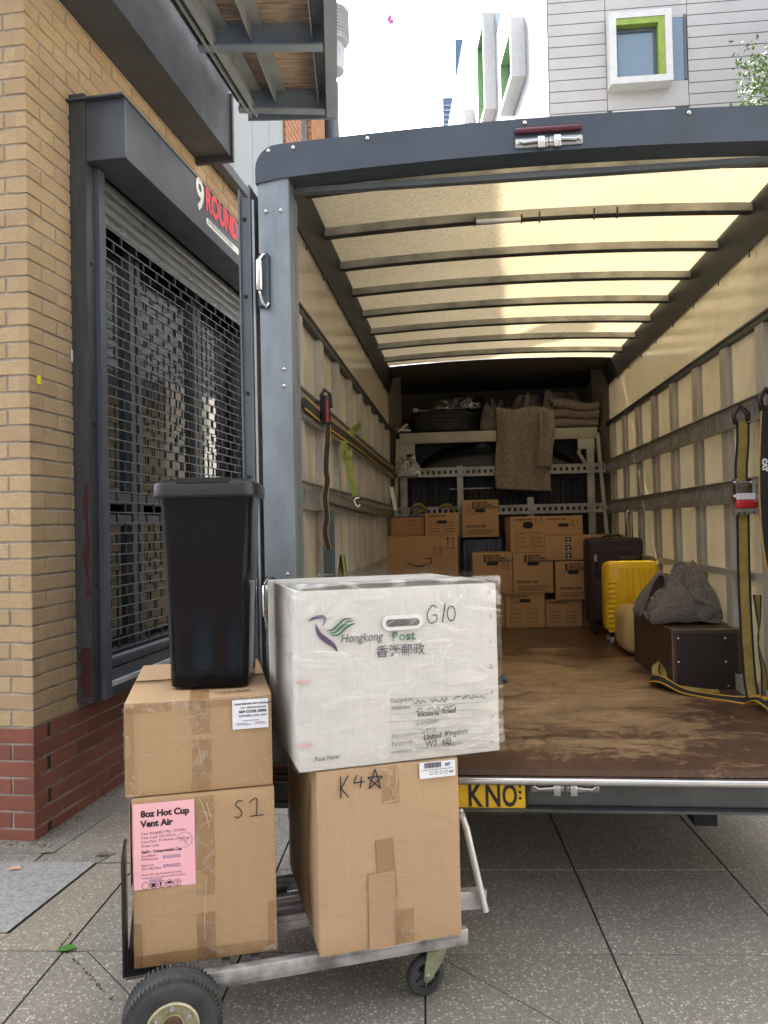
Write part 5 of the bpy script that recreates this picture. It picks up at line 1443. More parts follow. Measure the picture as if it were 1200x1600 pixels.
strap_piece(s7, 'webbing', [(xl - .02, 3.66, 1.02), (xl + .0, 3.66, 1.14), (xl + .008, 3.66, 1.22), (xl + .012, 3.66, 1.215), (xl + .022, 3.66, 1.13), (xl + .03, 3.66, 1.02)], (.5, 1, 0), .03, SG, SBK)
s8 = thing('strap', 'olive webbing knot over the lower rack track, above the orange brown carton', 'strap', VAN, (-.39, 7.0, 1.52))
strap_piece(s8, 'webbing', [(-.46, YF - .06, 1.45), (-.43, YF - .075, 1.54), (-.36, YF - .08, 1.555), (-.32, YF - .07, 1.50), (-.37, YF - .09, 1.50), (-.42, YF - .08, 1.47)], (.3, 0, 1), .04, SY, SBK)
s9 = thing('strap', 'olive webbing hooked over the lower rack track, above the checklist carton', 'strap', VAN, (-.1, 7.0, 1.52))
strap_piece(s9, 'webbing', [(-.20, YF - .06, 1.52), (-.15, YF - .075, 1.545), (-.09, YF - .08, 1.54), (-.06, YF - .07, 1.48)], (.3, 0, 1), .035, SY, SBK)
b = B(); b.sweep(spline([(XL + .058, 6.55, 1.70), (XL + .075, 6.52, 1.60), (XL + .095, 6.5, 1.50)]), (1, .3, 0), .03, .002)
b.build('paper_strip', WHITEP, frame=VAN, base=(XL + .06, 6.5, 1.5), label='curled white strip hanging at the far end of the left wall', cat='strip')
# ============================================================ FOREGROUND TROLLEY
tr = thing('trolley', 'scuffed aluminium four wheeled trolley carrying the two stacks of cartons', 'trolley', TROL, (.25, .25, 0))
TAL = M('scuffed_aluminium', (.50, .50, .49), .42, .65, col2=(.20, .20, .195), scale=9, lo=.42, hi=.62, bmp=.2, bscale=50, rvar=.12)
TAL2 = M('clean_aluminium', (.60, .60, .59), .38, .6, col2=(.45, .45, .44), scale=6, rvar=.1)
TZ = .198
for y, x0, x1 in ((.012, -.12, .70), (.25, -.10, .70), (.50, -.12, .80)):
    b = B(); b.rbox(x0, x1, y - .014, y + .014, TZ - .045, TZ, .004, 2); b.box(x0 + .01, x1 - .01, y - .0165, y - .0145, TZ - .030, TZ - .016); b.build('side_rail', TAL, tr, smooth=30)
for x in (.02, .10, .30, .52, .66):
    b = B(); b.rbox(x - .012, x + .012, .027, .235, TZ - .035, TZ - .008, .004, 1); b.rbox(x - .012, x + .012, .265, .485, TZ - .035, TZ - .008, .004, 1); b.build('cross_bar', TAL, tr)
b = B(); b.rbox(.12, .36, .37, .40, TZ - .035, TZ - .005, .006, 2); b.rbox(-.05, .36, .30, .335, TZ - .035, TZ - .005, .006, 2); b.build('slide_bar', TAL2, tr, smooth=40)
b = B(); b.box(.20, .235, .395, .41, TZ - .04, TZ + .008); b.build('clip', BLACKP, tr)
b = B()
pts = [(-.285, .03, .215), (-.295, .03, .32), (-.285, .03, .50), (-.285, .50, .50), (-.295, .50, .32), (-.285, .50, .215)]
b.rbox(-.248, -.240, .055, .20, .19, .50, .003, 2); b.rbox(-.24, -.13, .05, .46, .188, .194, .002, 1)
b.build('nose_plate', BLACKP, tr, smooth=40)
def big_wheel(y):
    x, z, r = -.122, .122, .122
    b = B()
    pr = [(.060, -.034), (.075, -.040), (.095, -.042), (.108, -.040), (.116, -.034), (.1205, -.024), (.122, -.012), (.122, .012), (.1205, .024), (.116, .034), (.108, .040), (.095, .042), (.075, .040), (.060, .034)]
    b.lathe(pr + [pr[0]], (x, y, z), 'y', 48)
    ty_ = b.build('wheel', RUBBER, tr, smooth=50)
    b = B()
    for k in range(64):
        a = 2 * math.pi * k / 64
        m = Matrix.Translation((x, y, z)) @ Matrix.Rotation(a, 4, 'Y')
        b.box(-.0025, .0025, -.039, -.020, .1125, .1225, m); b.box(-.0025, .0025, .020, .039, .1125, .1225, m)
    for yy in (-.008, .008): b.lathe([(.1215, yy - .004), (.1245, yy - .002), (.1245, yy + .002), (.1215, yy + .004)], (x, y, z), 'y', 48)
    b.build('tread', RUBBER, ty_)
    RIMM = M('brassy_zinc', (.46, .44, .30), .38, .35, col2=(.30, .26, .16), scale=30, rvar=.12)
    b = B(); b.lathe([(.0001, .010), (.066, .012), (.066, -.040), (.062, -.043), (.058, -.036), (.054, -.022), (.030, -.018), (.028, -.024), (.016, -.024), (.0001, -.022)], (x, y, z), 'y', 40); rm = b.build('rim', RIMM, ty_, smooth=35)
    b = B()
    for k in range(5):
        a = R(72 * k + 20); c = (x + .042 * math.cos(a), y - .0185, z + .042 * math.sin(a)); b.lathe([(.0085, 0), (.0085, -.005), (.005, -.005), (.005, -.009), (.0001, -.010)], c, 'y', 6)
    b.build('wheel_bolt', CHROME, rm)
    b = B(); b.lathe([(.022, -.0165), (.024, -.024), (.018, -.030), (.017, -.030)], (x, y, z), 'y', 24); b.build('hub', M('rusty_hub', (.12, .07, .04), .7, .3, scale=40), rm, smooth=40)
    b = B(); b.tube([(x, y - .062, z), (x, y + .05, z)], .0085, 14); b.lathe([(.006, -.0625), (.006, -.058)], (x, y, z), 'y', 10); b.build('axle_end', CHROME, ty_, smooth=40)
    b = B(); b.lathe([(.0045, 0), (.0045, -.0008)], (x, y - .0621, z), 'y', 10); b.build('axle_hole', BLACKM, ty_)
big_wheel(-.045); big_wheel(.56)
b = B(); b.tube([(-.122, -.0, .122), (-.122, .52, .122)], .009, 10); b.rbox(-.15, -.095, .0, .025, .12, .17, .003, 1); b.rbox(-.15, -.095, .49, .515, .12, .17, .003, 1); b.build('axle', TAL, tr)
def caster(x, y, rot):
    m = Matrix.Translation((x, y, 0)) @ Matrix.Rotation(R(rot), 4, 'Z')
    def bl(bb, nm, mt, par, **k):
        bb.mesh(m); return bb.build(nm, mt, par, **k)
    b = B(); b.rbox(-.05, .05, -.045, .035, .150, TZ - .001, .003, 1); pl_ = bl(b, 'caster_mount', TAL2, tr)
    ZG = M('green_zinc', (.40, .44, .30), .3, .8, col2=(.28, .30, .2), scale=20, rvar=.1)
    b = B(); b.lathe([(.030, .149), (.034, .144), (.034, .134), (.028, .128)], (0, 0, 0), 'z', 24)
    for yy in (-.021, .018):
        b.prism([(.036, yy, .132), (-.026, yy, .132), (-.034, yy, .10), (-.040, yy, .050), (-.028, yy, .042), (-.014, yy, .050), (.026, yy, .10)], (0, .003, 0))
    b.rbox(-.028, .036, -.020, .020, .125, .133, .003, 1)
    fk = bl(b, 'caster_fork', ZG, tr, smooth=35)
    b = B(); c = (-.026, 0, .0565)
    b.lathe([(.040, -.0135), (.052, -.0135), (.0565, -.008), (.0565, .008), (.052, .0135), (.040, .0135), (.040, -.0135)], c, 'y', 36)
    wv = bl(b, 'caster_wheel', RUBBER, tr, smooth=40)
    b = B(); b.lathe([(.014, -.014), (.014, .014)], c, 'y', 16); b.lathe([(.041, -.009), (.041, .009), (.036, .009), (.036, -.009), (.041, -.009)], c, 'y', 30)
    for k in range(6):
        a = math.pi / 3 * k; mm = Matrix.Translation(c) @ Matrix.Rotation(a, 4, 'Y'); b.box(-.003, .003, -.005, .005, .013, .037, mm)
    bl(b, 'caster_rim', M('grey_nylon', (.05, .05, .055), .5), wv)
    b = B(); b.lathe([(.008, -.026), (.008, .024), (.004, .027)], c, 'y', 8); bl(b, 'caster_bolt', CHROME, fk)
caster(.611, .062, 8); caster(.64, .47, 30)
iT = TROL.inverted()
def tl(x, y, z): return iT @ Vector((x - .028, y + .03, z))
b = B(); b.tube([tl(.242, 2.38, .475), tl(.262, 2.375, .42), tl(.312, 2.345, .175)], .011, 10); b.build('brace', TAL2, tr, smooth=40)
b = B(); b.lathe([(.008, -.014), (.008, .014)], tl(.315, 2.355, .185), 'y', 10); b.lathe([(.009, -.014), (.009, .014)], tl(.246, 2.37, .465), 'y', 10); b.build('brace_pivot', CHROME, tr)
b = B(); b.bar(tl(.16, 2.345, .21), tl(.315, 2.395, .195), .03, .055); b.bar(tl(.16, 2.325, .226), tl(.312, 2.375, .214), .006, .012); b.build('end_rail', TAL2, tr)
b = B(); b.tube([tl(.21, 2.45, .20), tl(.20, 2.46, .45), tl(.20, 2.46, .66), tl(.26, 2.455, .685)], .012, 8); b.build('handle_tube', TAL2, tr, smooth=True)
b = B(); b.tube([tl(.30, 2.45, .845), tl(.375, 2.45, .855), tl(.385, 2.45, .855), tl(.400, 2.45, .862), tl(.412, 2.45, .862)], [.014, .014, .010, .016, .012], 12); b.tube([tl(.26, 2.455, .685), tl(.31, 2.45, .845)], .011, 8); b.build('handle_grip', BLACKP, tr, smooth=40)

# ============================================================ FOREGROUND CARTONS
def fcarton(name, label, FL, yaw, w_, d, h, z, mat=CARD, **k):
    a = R(yaw); dx = Vector((math.cos(a), math.sin(a))); dy = Vector((-math.sin(a), math.cos(a)))
    c = Vector(FL) + dx * w_ / 2 + dy * d / 2
    return carton(name, label, WORLD, (c.x, c.y, z), w_, d, h, mat=mat, rot=yaw, **k)
def u2(w_, u): return u - w_ / 2
def label_sheet(o, x0, x1, z0, z1, f, mat, nm='label', eps=.001, bend=0):
    b = B(); b.box(x0, x1, f - eps - .0006, f - eps, z0, z1); return b.build(nm, mat, o)
def lines(o, par, f, items, mat=INK, nm='printing', eps=.0022):
    b = B()
    for s_, x, z, size, bold in items: b.join(text_bm(s_, size, bold=bold), front_m(x, f, z, eps))
    return b.build(nm, mat, par, fix=False, kind='stuff')
CT = TZ + .002
# lower left
w1, d1, h1 = .378, .55, .446
s1 = fcarton('carton', 'large brown carton with a pink label and S1, bottom of the left stack', (-.690, 2.060), 12.0, w1, d1, h1, CT, bulge=.004)
f = -d1 / 2 - .0045
pk = label_sheet(s1, -w1 / 2 + .004, -w1 / 2 + .163, h1 - .236, h1 - .010, f, PINK, 'pink_label')
b = B(); b.box(-w1 / 2 - .0055, -w1 / 2 - .0048, -d1 / 2 + .002, -d1 / 2 + .10, h1 - .236, h1 - .012); b.build('label_side', PINK, pk)
X = -w1 / 2 + .024; T = h1 - .010
lines(s1, pk, f, [('8oz Hot Cup', X, T - .040, .0235, .0012), ('Vent Air', X, T - .066, .0235, .0012)])
it = [('Case Weight', X, T - .084, .0095, 0), ('10.17Kg / 22.06lbs', X + .045, T - .083, .0095, 0), ('Case Cube', X, T - .095, .0095, 0), ('102.12ltr/in', X + .045, T - .094, .0095, 0),
      ('Case Pack', X, T - .106, .0095, 0), ('25 Sleeves x 40 Cups', X + .045, T - .105, .0095, 0), ('Order code', X, T - .117, .0095, 0),
      ("Gail's - Compostable Cup", X, T - .133, .0100, .0005), ('8oz/280ml', X, T - .143, .0088, 0), ('Whitestone', X, T - .152, .0088, 0),
      ('Batch no', X, T - .168, .0088, 0), ('Our Mfg Date', X, T - .177, .0088, 0), ('Note: this cup is produced using', X, T - .192, .0078, 0), ('compostable materials and will biodegrade', X, T - .200, .0066, 0)]
lines(s1, pk, f, it, INKF if False else M('soft_ink', (.12, .06, .07), .7))
lines(s1, pk, f, [('01032305', X + .055, T - .152, .0115, .0003), ('07032502', X + .055, T - .176, .0115, .0003), ('010320', X + .02, T - .210, .0105, .0003)], M('violet_stamp', (.25, .18, .40), .7), 'stamp_print')
b = B()
for k in range(5):
    cx_ = X + .006 + k * .0205; cz_ = T - .2165
    strokes(b, [arc(cx_ + .004, cz_, .0092, .0088, 0, 360, 12)], front_m(0, f, 0, .0022), .0012)
b2 = [(X + .0245, X + .036, T - .222, T - .212)]
for a_, c_, z0, z1 in b2: b.box(a_, c_, f - .0026, f - .0022, z0, z1)
cx_ = X + .051; b.prism([(cx_ - .005, f - .0022, T - .211), (cx_ + .001, f - .0022, T - .211), (cx_ - .001, f - .0022, T - .223), (cx_ - .003, f - .0022, T - .223)], (0, -.0004, 0))
cx_ = X + .0715; b.prism([(cx_ - .007, f - .0022, T - .2165), (cx_ + .007, f - .0022, T - .2165)] + [(cx_ + .007 * math.cos(R(a)), f - .0022, T - .2165 + .006 * math.sin(R(a))) for a in (30, 60, 90, 120, 150)], (0, -.0004, 0)); b.box(cx_ - .0006, cx_ + .0006, f - .0026, f - .0022, T - .224, T - .2165)
for dx_, dz_ in ((.089, .003), (.096, .003), (.0925, -.004), (.0925, .0005)): b.lathe([(.0016, -.0004), (.0016, 0)], (X + dx_ - .0, f - .0023, T - .2165 + dz_), 'y', 6)
b.build('care_symbols', INK, pk, fix=False)
b = B(); strokes(b, [arc(X + .112, T - .105, .020, .020, -100, 170, 14), [(X + .10, T - .11), (X + .108, T - .098), (X + .115, T - .112), (X + .122, T - .10)], [(X + .104, T - .10), (X + .12, T - .118)]], front_m(0, f, 0, .0028), .0011); b.build('round_stamp', M('green_stamp', (.12, .22, .18), .7), pk, fix=False)
b = B(); pen(b, 'S', .078, h1 - .072, .046, f, .003, sx=.62, mt=front_m(0, f, 0, .001)); strokes(b, [[(.120, h1 - .034), (.140, h1 - .024), (.139, h1 - .070)], [(.122, h1 - .071), (.160, h1 - .070)]], front_m(0, f, 0, .001), .003); b.build('handwriting', INK, s1, fix=False)
TM = TAPE
tape_strip(s1, [(.0, f - .0008, h1 - .004), (.002, f - .0012, h1 * .6), (-.001, f - .0008, h1 - .27)], (1, 0, 0))
tape_strip(s1, [(.0, f - .0006, .13), (.0, f - .0010, .06), (.001, f - .0006, .003)], (1, 0, 0))
tape_strip(s1, [(-w1 / 2 + .002, f - .0012, .018), (0, f - .0016, .020), (w1 / 2 - .004, f - .0012, .016)], (0, 0, 1), .035)
tape_strip(s1, [(w1 / 2 - .012, f - .0010, .004), (w1 / 2 - .012, f - .0012, .14)], (1, 0, 0), .022)
tape_strip(s1, [(-w1 / 2 + .012, f - .0010, .004), (-w1 / 2 + .012, f - .0012, .12)], (1, 0, 0), .022)
def crease_glints(o, f, segs, nm='tape_crease_glint'):
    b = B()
    for s_ in segs: strokes(b, [s_], front_m(0, f, 0, .0022), .0012)  # pale strokes painted as glints along the tape creases
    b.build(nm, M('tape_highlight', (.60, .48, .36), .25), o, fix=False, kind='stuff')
crease_glints(s1, f, [[(-.012, h1 - .01), (.004, h1 - .05), (.012, h1 - .09)], [(.006, h1 - .02), (.016, h1 - .06)], [(-.02, h1 - .205), (.0, h1 - .200), (.018, h1 - .190)], [(.005, h1 - .22), (-.003, h1 - .30), (-.004, .06)], [(-.01, h1 - .13), (.012, h1 - .138), (.02, h1 - .12)], [(w1 / 2 - .03, .012), (w1 / 2 - .012, .02), (w1 / 2 - .008, .008)]])
# upper left
w2, d2, h2 = .392, .60, .252
s2 = fcarton('carton', 'wide brown carton with a white stock label, directly under the black bin', (-.708, 2.068), 12.8, w2, d2, h2, CT + h1 + .003, bulge=.005)
f = -d2 / 2 - .0055
seam_top(s2, w2, d2, h2 + .002, 'x')
tape_strip(s2, [(.0, -d2 / 2 + .16, h2 + .0012), (.0, -d2 / 2 + .01, h2 + .0015), (.0, f + .001, h2 - .002), (.002, f - .0008, h2 - .05), (.002, f - .0008, h2 - .095)], (1, 0, 0), .052)
tape_strip(s2, [(-w2 / 2 + .004, -.02, h2 + .0022), (w2 / 2 - .004, -.02, h2 + .0022)], (0, 1, 0), .05)
tape_strip(s2, [(.005, f - .0008, h2 - .11), (.004, f - .0012, .06), (.0, f - .0008, .004)], (1, 0, 0), .052)
tape_strip(s2, [(-w2 / 2 + .002, f - .0014, h2 - .014), (w2 / 2 - .002, f - .0014, h2 - .012)], (0, 0, 1), .026)
tape_strip(s2, [(-w2 / 2 + .010, f - .0014, h2 - .01), (-w2 / 2 + .012, f - .0014, .01)], (1, 0, 0), .028)
lb = label_sheet(s2, w2 / 2 - .108, w2 / 2 - .010, h2 - .090, h2 - .010, f, WHITEP, 'stock_label', .0022)
X = w2 / 2 - .102
lines(s2, lb, f, [('GAILS MEDIUM TRAY HANDLE TILL X 50', X, h2 - .025, .0068, .0003), ('QTY :50PCS/CARTON', X + .016, h2 - .036, .0072, .0002), ('SAP CODE: 35903', X + .012, h2 - .048, .0098, .0005), ('CUSTOMER CODE: 107071', X + .010, h2 - .058, .0068, .0002)], INK, eps=.0034)
b = B()
for x0, x1, z in ((.022, .066, .068), (.004, .034, .075), (.004, .044, .079), (.054, .080, .074), (.054, .086, .078)): b.box(X + x0, X + x1, f - .0036, f - .0032, h2 - z, h2 - z + .0014)
b.build('small_print', INKF, lb)
crease_glints(s2, f, [[(-.14, h2 - .004), (-.10, h2 - .0015), (-.04, h2 + .000), (.03, h2 - .004), (.12, h2 - .002), (.18, h2 - .001)], [(-.045, h2 - .050), (-.02, h2 - .046), (.01, h2 - .038)], [(-.028, h2 - .092), (-.01, h2 - .088), (.012, h2 - .080)], [(-.008, h2 - .095), (-.002, h2 - .14), (.004, h2 - .18)], [(.005, h2 - .095), (.012, h2 - .11)], [(.175, .012), (.165, .03)], [(.168, .072), (.19, .08)], [(-.19, .012), (-.168, .006), (-.155, .018)]])
b = B(); b.join(text_bm('TAPE HERE', .02, bold=.0008), Matrix.Translation((.045, -d2 / 2 + .035, h2 + .003)) @ Matrix.Rotation(R(8), 4, 'Z')); b.build('lid_print', INKB, s2, fix=False)
# right lower
w3, d3, h3 = .408, .60, .498
k4 = fcarton('carton', 'tall brown carton marked K4 and a star, under the white wrapped box', (-.199, 2.096), 14.8, w3, d3, h3, CT, mat=CARDL, bulge=.007)
f = -d3 / 2 - .0065
b = B(); pen(b, 'K', -w3 / 2 + .060, h3 - .075, .060, f, .0036, sx=.55, mt=front_m(0, f, 0, .001)); pen(b, '4', -w3 / 2 + .098, h3 - .052, .036, f, .0036, sx=1.0, mt=front_m(0, f, 0, .001)); pen(b, '*', -w3 / 2 + .140, h3 - .060, .055, f, .0036, sx=.80, mt=front_m(0, f, 0, .001)); b.build('handwriting', INK, k4, fix=False)
tape_strip(k4, [(-.005, f - .001, h3 - .002), (.002, f - .002, h3 - .05), (.0, f - .001, h3 - .105)], (1, 0, 0), .052)
BT = M('brown_tape', (.30, .19, .10), .35, col2=(.27, .165, .085), scale=5)
tape_strip(k4, [(-.02, f - .0008, h3 - .20), (-.010, f - .0010, h3 - .36)], (1, 0, .1), .050, BT)
tape_strip(k4, [(-.03, f - .0016, h3 - .29), (-.03, f - .0012, .004)], (1, 0, 0), .075, cardboard('tape_over_card', (.40, .25, .14), .4))
tape_strip(k4, [(.03, f - .0018, .10), (.03, f - .0014, .004)], (1, 0, 0), .06)
lb = label_sheet(k4, w3 / 2 - .118, w3 / 2 - .012, h3 - .046, h3 - .001, f, WHITEP, 'stock_label', .0015)
b = B()
x = w3 / 2 - .104; rr = random.Random(4)
while x < w3 / 2 - .056:
    wd = rr.choice((.0008, .0012, .0018)); b.box(x, x + wd, f - .0030, f - .0026, h3 - .018, h3 - .003); x += wd + rr.choice((.0008, .0012))
b.box(w3 / 2 - .112, w3 / 2 - .02, f - .003, f - .0026, h3 - .0235, h3 - .0225); b.build('barcode', INK, lb)
lines(k4, lb, f, [('DT', w3 / 2 - .042, h3 - .018, .011, .0007), ('6007', w3 / 2 - .030, h3 - .036, .006, .0004)], eps=.0028)
b = B()
for k in range(4): strokes(b, [arc(w3 / 2 - .084 + k * .015, h3 - .033, .0045, .0042, 0, 330, 8)], front_m(0, f, 0, .003), .0012)
b.build('care_symbols', INK, lb, fix=False)
crease_glints(k4, f, [[(.004, h3 - .02), (-.008, h3 - .05), (.008, h3 - .07), (-.002, h3 - .10)], [(.02, h3 - .01), (.018, h3 - .06)], [(-.022, h3 - .1), (.024, h3 - .095)]])
b = B(); b.sweep([(-w3 / 2 - .002, -.20, .44), (-w3 / 2 - .009, -.16, .2), (-w3 / 2 - .003, -.17, .03)], (0, 1, 0), .05, .0006); b.build('tape', TAPE, k4)
# white parcel
w4, d4, h4 = .590, .55, .487
g = fcarton('postal_box', 'white postal box wrapped in clear film with HongkongPost logo and G10 written on it', (-.243, 2.080), 16.6, w4, d4, h4, CT + h3 + .004, mat=WHITEC, bulge=.006)
f = -d4 / 2 - .006
def gp(px_, py_):
    t = (px_ - 12 - 460) / 315.0
    u = t * w4 * (1.045 - .045 * t)
    top = 925 - (px_ - 457) * .053; k_ = 571 - 30 * t
    return u - w4 / 2, h4 - (py_ - top) / k_
PUR = M('logo_purple', (.07, .045, .11), .6); GRN = M('logo_green', (.03, .14, .08), .6); WR = M('word_dark', (.11, .10, .12), .6)
def tap(bb, pts, wmax, mt):
    P_ = [Vector(gp(*p)) for p in pts]; Q = []
    PP = [P_[0]] + P_ + [P_[-1]]
    for i in range(1, len(PP) - 2):
        for k in range(6):
            t = k / 6; a, b_, c, d = PP[i - 1:i + 3]; Q.append(.5 * ((2 * b_) + (c - a) * t + (2 * a - 5 * b_ + 4 * c - d) * t * t + (3 * b_ - a - 3 * c + d) * t ** 3))
    Q.append(P_[-1]); pr = None; n = len(Q)
    for i, p in enumerate(Q):
        d = (Q[min(i + 1, n - 1)] - Q[max(i - 1, 0)]).normalized(); w_ = wmax * (math.sin(math.pi * (i + .3) / (n - .4)) ** .8 if 0 < i < n - 1 else .06) + .0004
        nn = Vector((-d.y, d.x)) * w_ / 2; cur = [bb.bm.verts.new(mt @ Vector((*(p + nn), 0))), bb.bm.verts.new(mt @ Vector((*(p - nn), 0)))]
        if pr: bb.bm.faces.new((pr[0], pr[1], cur[1], cur[0]))
        pr = cur
fm = front_m(0, f, 0, .001)
b = B(); tap(b, [(488, 969), (497, 964), (506, 962), (512, 965), (508, 977)], .009, fm); tap(b, [(498, 973), (503, 988), (513, 998), (523, 1006), (529, 1016)], .014, fm)
b.build('logo_bird', PUR, g, fix=False)
b = B()
tap(b, [(513, 984), (522, 982), (531, 974), (540, 966), (550, 965)], .006, fm); tap(b, [(516, 987), (526, 986), (536, 977), (545, 970), (553, 968)], .006, fm); tap(b, [(519, 990), (530, 990), (540, 981), (548, 975), (556, 972)], .006, fm)
b.build('logo_waves', GRN, g, fix=False)
def gtext(s_, px_, py_, hpx, mat, bold=0, shear=0, sx=1.0, nm='printing', rot=0.0, space=1.0):
    x, z = gp(px_, py_); bb = B(); t = text_bm(s_, hpx / 556 / .70, bold=bold, shear=shear, sx=sx, space=space)
    zs = min(v.co.y for v in t.verts) if 'p' not in s_ and 'g' not in s_ else 0
    if rot: t.transform(Matrix.Rotation(R(rot), 4, 'Z'))
    bb.join(t, front_m(x, f, z, .0012)); bb.build(nm, mat, g, fix=False)
gtext('Hongkong', 533, 1006, 13, WR, shear=.25, sx=.86, bold=.0002)
gtext('Post', 611, 1003, 13.5, GRN, bold=.0011, sx=1.0, space=1.12)
gtext('\u9999\u6e2f\u90f5\u653f', 586, 1028, 14, WR, bold=.0004, sx=1.0)
b = B(); xa, za = gp(596, 984); xb, zb2 = gp(660, 957); hh = (zb2 - za) / 2; zc = (za + zb2) / 2
b.prism([(x, f - .0005, z) for x, z in arc(xa + hh, zc, hh, hh, 90, 270, 8) + arc(xb - hh, zc, hh, hh, -90, 90, 8)], (0, -.004, 0)); hpz = b.build('handle_insert', M('white_plastic', (.74, .74, .72), .3), g)
b = B(); h5 = hh * .50
b.prism([(x, f - .0046, z) for x, z in arc(xa + hh, zc, h5, h5, 90, 270, 8) + arc(xb - hh, zc, h5, h5, -90, 90, 8)], (0, -.0006, 0)); b.build('handle_slot', M('slot_dark', (.10, .10, .095), .6), hpz)
b = B(); x, z = gp(666, 972)
pen(b, 'G', x, z, .050, f, .0034, sx=.75, mt=fm); strokes(b, [[(x + .058, z + .054), (x + .048, z)]], fm, .0034); strokes(b, [arc(x + .076, z + .024, .012, .021, 100, 455, 12)], fm, .0034); b.build('handwriting', INK, g, fix=False)
RUL = M('form_rule', (.30, .29, .28), .7)
b = B()
for py_ in (1082, 1094, 1105, 1117, 1130, 1143, 1154, 1165):
    x0, z0 = gp(604, py_ + 8); x1, z1 = gp(768, py_)
    b.bar((x0, f - .0012, z0), (x1, f - .0012, z1), .0008, .0010)
b.build('form_rules', RUL, g)
HW = INK
gtext('Victoria Road', 647, 1120, 8.2, HW, shear=.2, rot=1.5, nm='handwriting', bold=.0005)
gtext('London', 646, 1133, 8, M('pencil', (.25, .24, .22), .7), shear=.2, rot=1.5, nm='handwriting')
gtext('United  Kingdom', 657, 1156, 8.2, HW, shear=.2, rot=3, nm='handwriting', bold=.0006, sx=.92)
gtext('W3  6EJ', 660, 1167, 9, HW, shear=.1, rot=2.5, nm='handwriting', bold=.0007)
gtext('Recipient', 607, 1098, 6.5, INKF, rot=1.5); gtext('Address', 607, 1109, 6.5, INKF, rot=1.5)
gtext('Destination \u76ee\u7684\u5730', 607, 1152, 6.5, INKF, rot=2); gtext('Postcode', 607, 1164, 6.5, INKF, rot=2); gtext('Dimensions   730mm x 510mm x 480mm', 606, 1176, 5.5, INKF, rot=1.5, sx=.9)
gtext('Post Now', 493, 1186, 6.5, INKF, rot=1.5, bold=.0003)
# illegible pen lines where the name, number and street are written
b = B(); rr = random.Random(9)
for (xa_, xb_, py_, hh_) in ((642, 664, 1097, 7), (669, 700, 1095, 8), (706, 763, 1090, 7), (646, 658, 1109, 6), (664, 688, 1108, 7), (692, 712, 1105, 7)):
    pts = []; x = xa_
    while x < xb_: pts.append(gp(x, py_ - rr.uniform(0, hh_))); x += rr.uniform(1.6, 3.2)
    if len(pts) > 3: strokes(b, [pts], fm, .0017)
b.build('handwriting', INK, g, fix=False)
b = B(); rr = random.Random(3)
for k in range(7):
    z = .03 + k * .072; x = w4 / 2 - .024
    strokes(b, [[(x + rr.uniform(-.006, .004), z + rr.uniform(-.006, .006)) for _ in range(5)]], fm, .0022)
b.build('tape_print', M('faded_red_print', (.60, .25, .20), .6), g, fix=False)
b = B()
for z in (.245, .075): b.box(-w4 / 2 - .0066, -w4 / 2 + .035, f - .0013, f - .0008, z - .005, z + .004)
b.build('pink_smear', M('pale_red_print', (.66, .45, .42), .6), g)
# open flap line on the lid and stretch film shell
b = B(); n = 30
b.sheet(n, 10, lambda u, v: Vector((-w4 / 2 + .01 + (w4 - .02) * u, -d4 / 2 + .002 + .24 * v, h4 + .005 + .012 * math.sin(u * 3.1) * (1 - v) ** 1.5 + .003 * noise.noise(Vector((u * 6, v * 4, 3))))))
bmesh.ops.solidify(b.bm, geom=list(b.bm.faces), thickness=.004); b.build('lid_flap', WHITEC, g, smooth=40)
t = bmesh.new(); bmesh.ops.create_cube(t, size=1)
for v in t.verts: v.co = Vector((v.co.x * (w4 + .028), v.co.y * (d4 + .030), (v.co.z + .5) * (h4 + .026) - .003))
bmesh.ops.bevel(t, geom=list(t.edges), offset=.012, segments=3, affect='EDGES', profile=.5)
bmesh.ops.subdivide_edges(t, edges=[e for e in t.edges if e.calc_length() > .1], cuts=26, use_grid_fill=True)
for v in t.verts:
    q = v.co; nz = noise.noise(Vector((q.x * 9, q.y * 9, q.z * 26 + q.x * 8))); v.co = q * 1.0 + Vector((q.x, q.y, 0)).normalized() * nz * .0028 + Vector((0, 0, nz * .002 if q.z > h4 - .02 else 0))
me = bpy.data.meshes.new('stretch_wrap'); t.to_mesh(me); t.free(); me.materials.append(FILM)
for p in me.polygons: p.use_smooth = True
fo = bpy.data.objects.new('stretch_wrap', me); sc.collection.objects.link(fo); fo.parent = g; OFF[fo.name] = Vector()
b = B(); rr = random.Random(77)
for k in range(110):
    x = rr.uniform(-w4 / 2 + .01, w4 / 2 - .01); z = rr.uniform(.01, h4 - .01); a_ = rr.choice((rr.gauss(-8, 8), rr.gauss(35, 14), rr.gauss(90, 10) if rr.random() < .3 else rr.gauss(-12, 10))); ln = rr.uniform(.008, .055)
    p = [(x + ln * t * math.cos(R(a_)) + rr.uniform(-.001, .001), z + ln * t * math.sin(R(a_)) + rr.uniform(-.0015, .0015)) for t in (0, .35, .7, 1)]
    p = [(min(max(q[0], -w4 / 2 + .004), w4 / 2 - .004), min(max(q[1], .004), h4 - .004)) for q in p]
    strokes(b, [p], front_m(0, -(d4 + .030) / 2 - .002, 0, .0016), rr.uniform(.0006, .0019))
b.build('film_crease', film('film_crease', (.99, .99, .99), .35, .75, .25, 20, (1, 1, 1), .2), fo, fix=False, kind='stuff')

